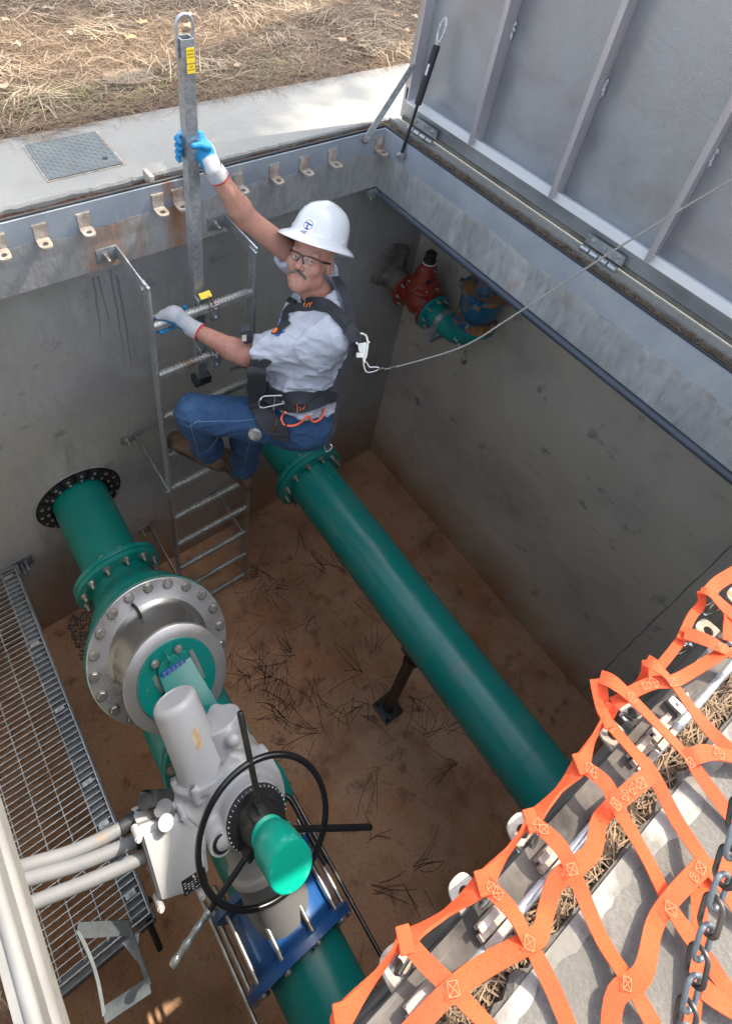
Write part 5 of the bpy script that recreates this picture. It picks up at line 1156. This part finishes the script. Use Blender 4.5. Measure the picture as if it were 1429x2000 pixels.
# jeans
def jeansf(P):
    d = smin(legf(P, hipL, knL, anL, .022), legf(P, hipR, knR, anR, .024), .012)
    d = smin(d, s_cone(P, pel-sidev*.055-A(0, 0, .02), pel+sidev*.055-A(0, 0, .02), .135, .135), .05)
    d = smin(d, s_cone(P, anL+(knL-anL)*.28, anL+(knL-anL)*.03, .072, .068), .02); d = smin(d, s_cone(P, anR+(knR-anR)*.28, anR+(knR-anR)*.05, .060, .060), .02)
    for kn, an, hp in ((knL, anL, hipL), (knR, anR, hipR)):
        t = np.linalg.norm(P-kn, axis=-1); d = d+.0045*np.sin(((P-kn) @ nz(an-hp))*95+3*np.sin(P[..., 1]*20))*np.clip(1-t/.14, 0, 1)
        t = np.linalg.norm(P-an, axis=-1); d = d+.0055*np.sin(((P-an) @ nz(kn-an))*85+2.5*np.sin(P[..., 0]*30))*np.clip(1-t/.17, 0, 1)
    d = d+fold(P, (23, 31, 13), .0025)-.0045*np.clip(1-np.abs(np.sin(P[..., 2]*31+P[..., 1]*17+P[..., 0]*11+1.6*np.sin(P[..., 0]*19)))*1.9, 0, 1)
    d = smax(d, (P-(hem+upv*.04)) @ upv, .006)
    for kn, an in ((knL, anL), (knR, anR)):
        loc_ = (np.linalg.norm(P-an, axis=-1) < .13); c = smax(d, (an-A(0, 0, .035 if an is anL else -.012)-P) @ nz(kn-an), .004); d = np.where(loc_, c, d)
    return d
pp = np.array([pel, hipL, hipR, knL, knR, anL, anR]); V4, F4 = sdf_mesh(jeansf, pp.min(0)-.16, pp.max(0)+.17, .0065)
def cj(v):
    k = .35
    for c, r_ in ((knL, .14), (knR, .14), (anL, .17), (anR, .17), (hipL, .16)): k = max(k, 1-np.linalg.norm(v-c)/r_)
    return (v[0]*9+v[2]*3, v[1]*9+v[2]*4, v[2]*17-v[0]*4), k
V4 = crumple(V4, F4, cj, .012)
jeans = from_arrays('jeans', V4, F4, jean_m, person, ang=180)
bsh = bvh_of(V3, F3); bje = bvh_of(V4, F4); ball = bvh_of(*both(both((V3, F3), (V4, F4)), (V1, F1)))
def seam(pxs, bv=bje, mt=None, w=.0014, off=.0012, k=6):
    P = []; 
    for x, y in smooth_path([A(x, y) for x, y in pxs], k):
        l, nn = hit(bv, x, y); P.append(l+nn*off)
    return MB().tube(P, w, 4)
jst = mat('jean_stitch', (.16, .25, .38), .8)
for s_ in ([(388, 824), (420, 822), (460, 822), (500, 818)], [(372, 826), (376, 845), (384, 870), (392, 904)], [(490, 850), (482, 885), (474, 925)], [(368, 834), (380, 826), (390, 820)]): seam(s_, mt=jst).build('seam', jst, jeans)
# boots
for an, to, he, kn in ((anL, toL, heL, knL), (anR, toR, heR, knR)):
    d0 = nz(to-he)
    def bf_(P, an=an, to=to, he=he, d0=d0):
        lat = np.cross(d0, A(0, 0, 1)); q = P-he; x = q @ d0; L_ = np.linalg.norm(to-he)
        d = s_cone(P, he+d0*.015+A(0, 0, .012), he+d0*.09+A(0, 0, .022), .040, .045)
        d = smin(d, s_cone(P, he+d0*.09+A(0, 0, .02), to-d0*.035+A(0, 0, .010), .045, .041), .03); d = smin(d, s_ell(P, to-d0*.045+A(0, 0, .010), (.052, .050, .040)), .02)
        d = smin(d, s_cone(P, an-A(0, 0, .03), an+A(0, 0, .07), .044, .048), .03)
        d = smin(d, s_cone(P, an+d0*.02, to-d0*.06+A(0, 0, .015), .036, .034), .03)
        d = d+.0018*np.sin(x*150)*np.clip(1-abs(x-.13)/.07, 0, 1)
        return smax(d, (he[2]-.018)-P[..., 2], .004)
    P4 = np.array([an+A(0, 0, .08), to, he]); v, f = sdf_mesh(bf_, P4.min(0)-.07, P4.max(0)+.07, .005)
    bo_ = from_arrays('boot', v, f, boot_m, person, ang=180)
    m = MB(); out = []
    lat = np.cross(d0, A(0, 0, 1)); L_ = np.linalg.norm(to-he)
    for k in range(28):
        a = 2*pi*k/28; t = (.5-.5*cos(a)); xx = -.028+t*(L_+.032); ww = .037*(1-.16*cos(a))*abs(sin(a))**.55*np.sign(sin(a)); out.append(he+d0*xx+lat*ww-A(0, 0, .016))
    m.prism(out, A(0, 0, -.016)).build('sole', sole_m, bo_, bevel=.002)
    bb2 = bvh_of(v, f); m = MB()
    for k in range(5):
        c = an+(to-an)*(.22+k*.12)+A(0, 0, .06); l, nn, i_, t_ = bb2.ray_cast(Vector(c+A(0, 0, .06)), Vector((0, 0, -1)))
        if l is not None: l = np.array(l); m.tube([l-lat*.02+d0*.006-A(0, 0, .003), l+A(0, 0, .003), l+lat*.02+d0*.006-A(0, 0, .003)], .0022, 6)
    if m.v: m.build('lace', mat('lace', (.22, .14, .07), .8) if 'lace' not in bpy.data.materials else bpy.data.materials['lace'], bo_)
# gloves
def hand_mesh(palm, kn, fingers, thumb, wrist, rr=.0105):
    def f(P):
        d = s_cone(P, wrist, palm, .034, .036)
        for k in kn: d = smin(d, s_cone(P, palm, k, .030, .014), .018)
        for fg in fingers:
            e = None
            for a, b_ in zip(fg[:-1], fg[1:]):
                c = s_cone(P, a, b_, rr, rr*.93); e = c if e is None else smin(e, c, .004)
            d = smin(d, e, .005)
        e = None
        for a, b_ in zip(thumb[:-1], thumb[1:]):
            c = s_cone(P, a, b_, .0135, .0115); e = c if e is None else smin(e, c, .006)
        return smin(d, e, .010)
    allp = np.array([palm, wrist]+list(kn)+[q for fg in fingers for q in fg]+list(thumb)); return sdf_mesh(f, allp.min(0)-.045, allp.max(0)+.045, .0027)
def split_mat(o, fn, mt):
    me = o.data; me.materials.append(mt); w = A(*WL[o.name])
    for p in me.polygons:
        if fn(np.array(p.center)+w, np.array(p.normal)): p.material_index = 1
# right hand round the post: palm on the +x side, fingers behind, thumb in front
zc_ = pt(385, 298, 1, 1.98)[2]; pc = A(px_+.048, py_-.012, zc_-.01)
fz = [zc_+.045, zc_+.018, zc_-.008, zc_-.032]
kn_ = [A(px_+.050, py_+.020, z+.0) for z in fz]
fg_ = [[A(px_+.050, py_+.018, z), A(px_+.032, py_+.043, z+.002), A(px_-.012, py_+.044, z+.004), A(px_-.039, py_+.022, z+.002), A(px_-.040, py_-.004+.004*i, z-.002)] for i, z in enumerate(fz)]
th_ = [A(px_+.055, py_-.030, zc_+.0), A(px_+.045, py_-.046, zc_+.025), A(px_+.018, py_-.043, zc_+.038), A(px_-.006, py_-.041, zc_+.040)]
V, F = hand_mesh(pc, kn_, fg_, th_, wrR)
gR = from_arrays('glove', V, F, glove_w, person, ang=180)
split_mat(gR, lambda c, n: (np.linalg.norm((c-pc)*A(1, 1, .6)) < .075 and c[0] < px_+.075 and (c-wrR) @ nz(pc-wrR) > .045 and not (n @ nz(A(.9, .35, .2)) > .72)) or c[0] < px_+.02, glove_b)
# left hand over the top rung
rz = RZ1; hc = pt(338, 622, 1, LY-.005); kx = [pt(x, y, 1, LY+.018) for x, y in ((345, 603), (331, 606), (318, 612), (309, 620))]
kx = [A(p[0], p[1], max(p[2], rz+.028)) for p in kx]
fgl = []
for i, p in enumerate(kx):
    fgl.append([p, A(p[0]-.012, LY+.040, rz+.012), A(p[0]-.014, LY+.034, rz-.020), A(p[0]-.010, LY+.006, rz-.034), A(p[0]-.006, LY-.014, rz-.030)])
thl = [hc+A(.030, .01, .0), pt(362, 612, 1, LY+.03), pt(361, 600, 1, LY+.035)]
pal = A(hc[0]+.004, LY-.010, max(hc[2], rz+.038))
V, F = hand_mesh(pal, kx, fgl, thl, wrL, .0108)
gL = from_arrays('glove', V, F, glove_w, person, ang=180)
split_mat(gL, lambda c, n: n[2] < -.05 and (c-wrL) @ nz(pal-wrL) > .03 or (c[2] < rz+.004 and (c-wrL) @ nz(pal-wrL) > .03) or np.linalg.norm(c-thl[-1]) < .016, glove_b)
bgl = bvh_of(V, F); m = MB()
for t_, (x, y) in ():
    pass
for i, (x, y, w_) in enumerate([(347+dx*3.1+dy*1.6, 618+dx*-1.9+dy*3.6, 1) for dy in range(4) for dx in range(6)]):
    l, nn = hit(bgl, x-2, y-3); u_ = nz(np.cross(nn, A(0, 0, 1))); m.box(l+nn*.0008, (.0035, .0022, .0006), (u_, np.cross(nn, u_), nn))
m.build('glove_print', mat('glove_ink', (.02, .25, .38), .7), gL, flat=True)
for w_, e_, p_, g_ in ((wrR, elR, pc, gR), (wrL, elL, pal, gL)):
    d = nz(e_-w_); c = w_+d*.040
    MB().lathe(c-d*.055, d, [(0, .037), (.02, .0375), (.05, .0395), (.053, .037)], 32, cap=False).build('cuff', glove_w, g_)
    MB().lathe(c-d*.003, d, [(0, .0398), (.004, .0402), (.007, .0385)], 32, cap=False).build('cuff_hem', red_hem, g_)
# fine hair on the forearms
m = MB(); bbd = bvh_of(V2, F2)
for a_, b_ in ((elL, wrL), (elR, wrR)):
    d = nz(b_-a_); u, v, _ = basis(d); L_ = np.linalg.norm(b_-a_)
    for i in range(750):
        an_ = random.uniform(0, 2*pi); o = a_+d*random.uniform(.0, L_*.82)+(u*cos(an_)+v*sin(an_))*.12; l, nn, i_, t_ = bbd.ray_cast(Vector(o), Vector(-(u*cos(an_)+v*sin(an_))))
        if l is None: continue
        l = np.array(l); nn = np.array(nn); m.tube([l, l+nn*.0022+d*random.uniform(.004, .009)+u*random.uniform(-.002, .002)], [.00028, .00012], 3)
m.build('arm_hair', mat('arm_hair_strand', (.10, .06, .04), .6), person, flat=True)
# hard hat
hat = thing('hard_hat', None, None) if False else bpy.data.objects.new('hard_hat', None); COL.objects.link(hat); hat.parent = person; hat.location = (0, 0, 0); WL[hat.name] = WL[person.name]
hc_ = HW(0, .078, -.016); tlt = radians(7); hU = hu*cos(tlt)-hf*sin(tlt); hF = hf*cos(tlt)+hu*sin(tlt)
rl = radians(0); hr_, hU = hr*cos(rl)-hU*sin(rl), hU*cos(rl)+hr*sin(rl)
def hatP(a, r, z): r *= 1.07; z *= 1.07; return hc_+(hr_*sin(a)*.90+hF*cos(a))*r+hU*z
V = []; F = []; prof = [(.001, .150), (.030, .1475), (.055, .140), (.080, .126), (.100, .104), (.113, .074), (.119, .042), (.122, .020), (.124, .012), (.128, .008), (.145, .001), (.158, -.006), (.166, -.014), (.168, -.018), (.165, -.018), (.155, -.010), (.130, -.001), (.118, .004)]
n = 96
for r, z in prof:
    for k in range(n):
        a = 2*pi*k/n; rr = r; zz = z
        if z > .03:
            for rc, wd, hh_ in ((0, .024, .0055),):
                lat = r*sin(a)*.9; bump = hh_*math.exp(-(lat/wd)**2) if z > .03 else 0; zz += bump*min(1, (z-.03)/.06); rr += bump*.5*(1-min(1, (z-.03)/.1))
        if .11 < r and z < .03 and r > .126: zz -= .010*abs(cos(a))**2*(r-.126)/.04; rr += .006*max(0, cos(a))*(r-.126)/.04
        V.append(hatP(a, rr, zz))
for i in range(len(prof)-1):
    for k in range(n): F.append((i*n+k, i*n+(k+1) % n, (i+1)*n+(k+1) % n, (i+1)*n+k))
F.append(tuple(range(n)))
hm = MB().add(V, F); bhat = bvh_of(V, [f for f in F if len(f) == 4]); hm.build('shell', hat_m, hat, ang=60)
for a in (radians(78), radians(-78), radians(38), radians(160)):
    p = hatP(a, .121, .014); dr = nz(hr*sin(a)*.9+hF*cos(a)); MB().box(p+hU*.008, (.028, .008, .022), (np.cross(hU, dr), dr, hU)).build('slot_boss', hat_m, hat, bevel=.003)
# sticker
c, nn = hit(bhat, 600, 443); nn = nz(nn); e2 = nz(hu-nn*(hu @ nn)); e1 = np.cross(e2, nn)
def onhat(a, b_, off):
    p = c+e1*a+e2*b_; l, n2, i_, t_ = bhat.ray_cast(Vector(p+nn*.05), Vector(-nn)); l = np.array(l) if l is not None else p; return l+nn*off
g = 10; V = [onhat(-.027+.054*i/g, -.036+.072*j/g, .0008) for j in range(g+1) for i in range(g+1)]; F = [(j*(g+1)+i, j*(g+1)+i+1, (j+1)*(g+1)+i+1, (j+1)*(g+1)+i) for j in range(g) for i in range(g)]
stk = MB().add(V, F).build('sticker', sticker_m, hat)
ks = 1.62
def patch(poly, off=.0015): 
    return MB().add([onhat(a, b_, off) for a, b_ in poly], [tuple(range(len(poly)))])
m = MB(); nr = 32
V = []; 
for k in range(nr):
    a = 2*pi*k/nr; V += [onhat(ks*cos(a)*.0115, ks*(.006+sin(a)*.0115), .0014), onhat(ks*cos(a)*.0128, ks*(.006+sin(a)*.0128), .0014)]
m.add(V, [(2*k, 2*k+1, (2*k+3) % (2*nr), (2*k+2) % (2*nr)) for k in range(nr)])
m.add([onhat(ks*a, ks*b_, .0015) for a, b_ in ((-.0105, .0095), (-.0075, .0115), (-.004, .0105), (-.001, .0125), (.003, .0095), (.006, .0105), (.0105, .0085), (.0110, .0055), (.004, .0062), (.0, .0070), (-.006, .0080), (-.0108, .0070))], [tuple(range(12))])
m.add([onhat(ks*a, ks*b_, .0015) for a, b_ in ((-.0005, .0068), (.0035, .0055), (-.001, .002), (.003, -.0015), (.0055, -.0058), (-.0005, -.0062), (-.0055, -.0042), (-.001, -.0015), (-.0045, .0020))], [tuple(range(9))])
m.build('emblem', ink_blue, stk, flat=True)
text_mesh('NID', .0185, onhat(0, -.0235, .0), e1, e2, ink_blue, 'lettering', stk, proj=bhat, lift=.0016, bold=.0003)
# safety glasses
gl = bpy.data.objects.new('safety_glasses', None); COL.objects.link(gl); gl.parent = person; WL[gl.name] = WL[person.name]
for s in (-1, 1):
    P = smooth_path([HW(s*x_, y_, z_) for x_, y_, z_ in ((.004, .019, .101), (.016, .0235, .100), (.034, .0245, .093), (.052, .021, .078), (.066, .016, .055))], 5); MB().tube(P, .0021, 8).build('brow_bar', rubber, gl)
    P = [HW(s*x_, y_, z_) for x_, y_, z_ in ((.066, .016, .055), (.073, .014, .030), (.079, .012, .0), (.080, .004, -.02))]
    MB().strap(smooth_path(P, 4), .008, .003, hr*s).build('temple', rubber, gl)
    MB().tube([HW(s*.004, .019, .101), HW(s*.009, .006, .104), HW(s*.015, -.006, .100)], [.002, .0022, .0032], 8).build('nose_pad', rubber, gl)
    n1, n2 = 8, 5; V = []
    for j in range(n2+1):
        for i in range(n1+1):
            t = i/n1; xx = .007+.060*t; top = .022-.006*t*t; bot = -.018+.006*(2*t-.8)**2; V.append(HW(s*xx, top+(bot-top)*j/n2, .101-.047*t*t-.004*j/n2))
    MB().add(V, [(j*(n1+1)+i, j*(n1+1)+i+1, (j+1)*(n1+1)+i+1, (j+1)*(n1+1)+i) for j in range(n2) for i in range(n1)]).build('lens', glass_m, gl)
MB().tube([HW(-.006, .0195, .1005), HW(0, .021, .1035), HW(.006, .0195, .1005)], .0024, 8).build('bridge', rubber, gl)
# shirt emblem
def on(pxs, bv, off=.002): return [hit(bv, x, y) for x, y in pxs]
m = MB()
for pxs in ([(523, 628), (529, 620), (536, 615), (543, 616)], [(526, 634), (533, 638), (540, 632), (545, 624)], [(531, 627), (536, 624), (540, 625)], [(545, 613), (548, 618)]):
    P = []; N = []
    for x, y in smooth_path([A(*p) for p in pxs], 4): l, nn = hit(bsh, x, y); P.append(l+nn*.0015); N.append(nn)
    m.strap(P, .0065, .0008, N)
m.build('shirt_print', ink_blue, shirt)
# ---------------- harness
har = bpy.data.objects.new('fall_harness', None); COL.objects.link(har); har.parent = person; WL[har.name] = WL[person.name]
def belt(pxs, w, name='webbing', mt=None, bv=ball, off=.006, t=.004, k=5, lift=None):
    P = []; N = []
    sp = smooth_path([A(*p[:2]) for p in pxs], k)
    for x, y in sp: l, nn = hit(bv, x, y); P.append(l); N.append(nn)
    # even out the surface noise
    for _ in range(3):
        P = [P[0]]+[(P[i-1]+2*P[i]+P[i+1])/4 for i in range(1, len(P)-1)]+[P[-1]]; N = [N[0]]+[nz(N[i-1]+2*N[i]+N[i+1]) for i in range(1, len(N)-1)]+[N[-1]]
    P = [p+n*off for p, n in zip(P, N)]
    return MB().strap(P, w, t, N).build(name, mt or web_m, har, ang=50)
belt([(524, 612), (545, 606), (575, 602), (605, 598), (628, 594)], .040, 'chest_strap')
belt([(606, 590), (632, 596), (655, 612), (672, 634), (682, 652)], .058, 'shoulder_pad', pad_m, off=.010, t=.010)
belt([(606, 590), (632, 596), (655, 612), (672, 634), (682, 652)], .036, 'shoulder_strap', off=.0175, t=.003)
belt([(521, 628), (527, 604), (540, 582)], .034, 'shoulder_strap', bv=bsh)
for k in range(3):
    x = 600+k*7; belt([(x, 584), (x-3, 601)], .0035, 'stitching', org_st, off=.0215 if k else .0215, t=.0015, k=3)
l, nn = hit(bsh, 572, 592); bk = MB().box(l+nn*.014, (.05, .026, .014), (nz(np.cross(nn, hu)), np.cross(nn, nz(np.cross(nn, hu))), nn)); bk.build('chest_buckle', rubber, har, bevel=.003)
belt([(516, 622), (520, 612), (524, 602)], .014, 'adjuster', org_st, bv=bsh, off=.012)
# belt and hip pad
belt([(520, 755), (545, 770), (585, 778), (625, 774), (648, 764), (658, 756)], .055, 'waist_pad', pad_m, off=.010, t=.012)
belt([(500, 776), (530, 783), (565, 792), (600, 795), (635, 783), (655, 768)], .042, 'waist_belt', off=.019, t=.004)
for k in range(3):
    x = 579+k*7.5; belt([(x, 786), (x+1, 800)], .0032, 'stitching', org_st, off=.023, t=.0015, k=3)
belt([(497, 760), (500, 775), (506, 800)], .075, 'hip_pouch', pad_m, off=.016, t=.018)
belt([(505, 790), (520, 815), (545, 838), (565, 842)], .085, 'leg_pad', pad_m, off=.012, t=.012)
belt([(520, 842), (545, 846), (566, 842)], .012, 'leg_loop', off=.02)
belt([(497, 700), (500, 725), (505, 750)], .035, 'side_strap', off=.01)
# side ring
l, nn = hit(ball, 536, 790); rx = nz(MC[0]-nn*(MC[0] @ nn)); ry = np.cross(nn, rx)
c = l+nn*.032; P = [c+rx*(-.030-.028*sin(a))+ry*.028*cos(a) for a in np.linspace(0, pi, 14)]+[c+rx*.03-ry*.022, c+rx*.055-ry*.020]
P = [c+rx*.055+ry*.020, c+rx*.03+ry*.022]+P
MB().tube(smooth_path(P, 2), .0052, 10).build('side_ring', chrome, har); MB().tube([c+ry*.03+rx*.01, c-ry*.045+rx*.01], .0035, 8).build('ring_bar', chrome, har)
for pxs in ([(557, 805), (549, 815), (553, 828), (568, 832), (585, 827), (600, 812)], [(604, 812), (608, 822), (618, 823), (629, 814), (634, 797)]):
    P = [];
    for x, y in smooth_path([A(*p) for p in pxs], 5): l, nn = hit(ball, x, y); P.append(onpl(x, y, l+nn*.02, nz(CP-l)))
    for _ in range(3): P = [P[0]]+[(P[i-1]+2*P[i]+P[i+1])/4 for i in range(1, len(P)-1)]+[P[-1]]
    MB().tube(P, .0048, 10).build('gear_loop', loop_m, har)
l, nn = hit(ball, 541, 830); kk = l+nn*.03
m = MB().tube([kk+hU*.025, kk], .0015, 6)
for i in range(3): m.box(kk+A(random.uniform(-.006, .006), 0, -.01-.006*i), (.008, .003, .026), (nz(A(1, .3*i, 0)), nz(A(-.3*i, 1, 0)), A(0, 0, 1)))
m.build('keys', brass, har)
l, nn = hit(bje, 500, 845); MB().lathe(l+nn*.012, nn, [(-.01, .03), (.006, .03), (.010, .02), (.011, 0)], 20).build('metal_cup', mat('worn_steel', (.3, .3, .3), .35, .8, [(30, .4, .7, (.6, .6, .6))], .3, 60), har)
# lifeline pack, tool case in front of the belly, dorsal straps
c = pt(482, 652, 1, 1.66); MB().box(c, (.045, .045, .085), (nz(A(.8, -.3, .2)), nz(A(.3, .8, 0)), nz(A(-.2, 0, 1)))).build('shock_pack', pad_m, har, bevel=.014)
q = c+nz(CP-c)*.026; MB().box(q-A(.012, 0, -.0), (.018, .004, .05), (nz(MC[0]), nz(CP-c), nz(np.cross(nz(MC[0]), nz(CP-c))))).build('pack_label', mat('tan_label', (.33, .29, .22), .7), har)
MB().strap(smooth_path([pt(448, 723, 1, 1.66), pt(470, 716, 1, 1.64), pt(495, 716, 1, 1.60)], 4), .014, .004, nz(CP-c)).build('webbing_end', web_m, har)
def bp(x, y, d=.0): 
    l, nn = hit(bsh, x, y); return l
b0 = bp(680, 640); dps = float((b0-CP) @ MC[2])
def dp_(x, y, dd=0): return CP+ray(x, y)*(dps+dd)
MB().strap(smooth_path([dp_(655, 540, .10), dp_(674, 575, .06), dp_(684, 620, .02), dp_(690, 650, -.01)], 4), .04, .006, -MC[2]+MC[0]*.8).build('back_strap', pad_m, har)
MB().strap(smooth_path([dp_(684, 640, 0), dp_(692, 665, 0), dp_(682, 700, .0), dp_(664, 735, .0), dp_(652, 765, .0)], 4), .028, .005, -MC[2]+MC[0]*.6).build('back_strap', web_m, har)
MB().strap(smooth_path([dp_(676, 640, -.03), dp_(690, 652, -.03), dp_(693, 668, -.03)], 4), .05, .012, -MC[2]+MC[0]*.3).build('dorsal_pad', pad_m, har)
MB().tube(smooth_path([dp_(686, 640, -.02), dp_(694, 648, -.03), dp_(700, 656, -.03), dp_(694, 662, -.02)], 5), .006, 8).build('dorsal_loop', web_m, har)
MB().strap(smooth_path([dp_(664, 720, .01), dp_(662, 770, .01), dp_(656, 815, .015), dp_(645, 855, .02), dp_(638, 878, .03)], 5), [.016+.006*(i > 10) for i in range(21)], .003, [-MC[2]+MC[0]*1.2*sin(i*.5) for i in range(21)]).build('hanging_strap', web_m, har)
MB().tube(smooth_path([dp_(634, 872, .03), dp_(645, 868, .03), dp_(648, 874, .03), dp_(638, 882, .03), dp_(634, 872, .03)], 3), .002, 8).build('strap_clip', chrome, har)
MB().strap([dp_(660, 775, .0), dp_(672, 785, .02)], .035, .004, -MC[2]).build('webbing_end', pad_m, har)
# ---------------- hook and cable
hk = thing('rope_hook', 'zinc self-locking snap hook clipped to the back ring of the harness', 'snap hook', tuple(dp_(705, 690)))
hcv = dp_(705, 675); X_ = MC[0]; Y_ = -MC[1]
def hp(x, y): return dp_(x, y, -.02)
MB().tube(smooth_path([hp(x, y) for x, y in ((697, 672), (696, 660), (703, 652), (714, 655), (718, 668), (717, 682), (715, 695))], 5), [.0055]*31, 10).build('hook_body', gold_hook, hk)
MB().prism([hp(x, y) for x, y in ((698, 670), (716, 668), (718, 684), (716, 700), (708, 702), (700, 684))], MC[2]*.012).build('hook_plate', gold_hook, hk, bevel=.003)
MB().box(hp(703, 693), (.03, .02, .022), (X_, Y_, MC[2])).cyl(hp(716, 668), hp(722, 669), .006).cyl(hp(711, 700), hp(711, 709), .008).build('gate_lock', gold_hook, hk, bevel=.002)
MB().tube(smooth_path([hp(x, y) for x, y in ((709, 708), (714, 724), (722, 727), (738, 722), (737, 717), (722, 717), (716, 708), (710, 706))], 4), .0036, 8).build('thimble', chrome, hk)
cb = thing('lifeline_cable', 'grey steel wire rope running from the hook on the man up past the open lid', 'cable', tuple(hp(740, 721)))
s0 = hp(738, 721); x_ = s0[0]; P = [s0, pt(770, 717, 0, x_+.05), pt(900, 678, 0, x_+.20), pt(1000, 618, 0, x_+.30), pt(1165, 510, 0, x_+.42), pt(1290, 432, 0, x_+.50), pt(1429, 350, 0, x_+.58), pt(1560, 275, 0, x_+.64)]
MB().tube(smooth_path(P, 8), .0034, 8).build('wire', cable_m, cb)
MB().cyl(s0, s0+(P[1]-s0)*.4, .006).cyl(s0+(P[1]-s0)*.8, s0+(P[1]-s0)*1.1, .006).build('ferrule', dark_st, cb)
# ================================================ PINE beyond the lid that throws the dappled shade
tr = thing('pine_tree', 'tall pine whose branches shade the apron and the straw behind the hatch', 'tree', (9.6, 3.0, 0))
bark = mat('pine_bark', (.16, .10, .07), .9, 0, [(9, .4, .7, (.07, .045, .03), (1, 1, .3))], .8, 30); pine_m = mat('pine_needles', (.05, .085, .03), .7, 0, island=(.08, .11, .04))
MB().tube([A(9.6, 3.0, -.1), A(9.55, 3.05, 4), A(9.5, 3.1, 9), A(9.5, 3.0, 14)], [.28, .22, .15, .04], 14).build('trunk', bark, tr)
S_ = np.array(SUN); m = MB(); lim = MB()
tg = []
for gx in np.arange(.15, 1.5, .12): tg.append((gx, 2.46, 7.5+sin(gx*5)*.8)); tg.append((gx, 2.7, 8.1+sin(gx*7)*.8))
for gx in np.arange(1.6, 2.3, .2): tg.append((gx, 2.74, 8.))
for gx in np.arange(.4, 4.6, .24):
    tg.append((gx, 4.15+.2*sin(gx*3), 8.2)); tg.append((gx, 4.7, 8.8)); 
for gx, gy in ((1.9, 2.95), (2.3, 3.0), (1.5, 3.0), (2.7, 3.15), (.9, 3.05), (3.3, 3.4), (.5, 3.0), (1.2, 2.85), (1.75, 3.1)): tg.append((gx, gy, 8.))
r = random.Random(4)
for gx, gy, z in tg:
    c = A(gx, gy, 0)+S_*(z/S_[2]); b0 = A(9.52, 3.07, z-.4+r.uniform(-.3, .3)); lim.tube([b0, (b0+c)/2+A(0, 0, .25), c], [.05, .03, .012], 6)
    for k in range(26):
        p = c+A(r.gauss(0, .12), r.gauss(0, .12), r.gauss(0, .12)); d = nz(A(r.gauss(0, 1), r.gauss(0, 1), r.gauss(0, 1)))
        u, v, _ = basis(d)
        for q in range(9):
            a = q*.7; e = p+(d*.10+(u*cos(a)+v*sin(a))*.09); s_ = nz(np.cross(e-p, A(.3, .5, .8)))*.006; m.add([p-s_, p+s_, e], [(0, 1, 2)])
lim.build('branches', bark, tr); m.build('crown', pine_m, tr, flat=True)
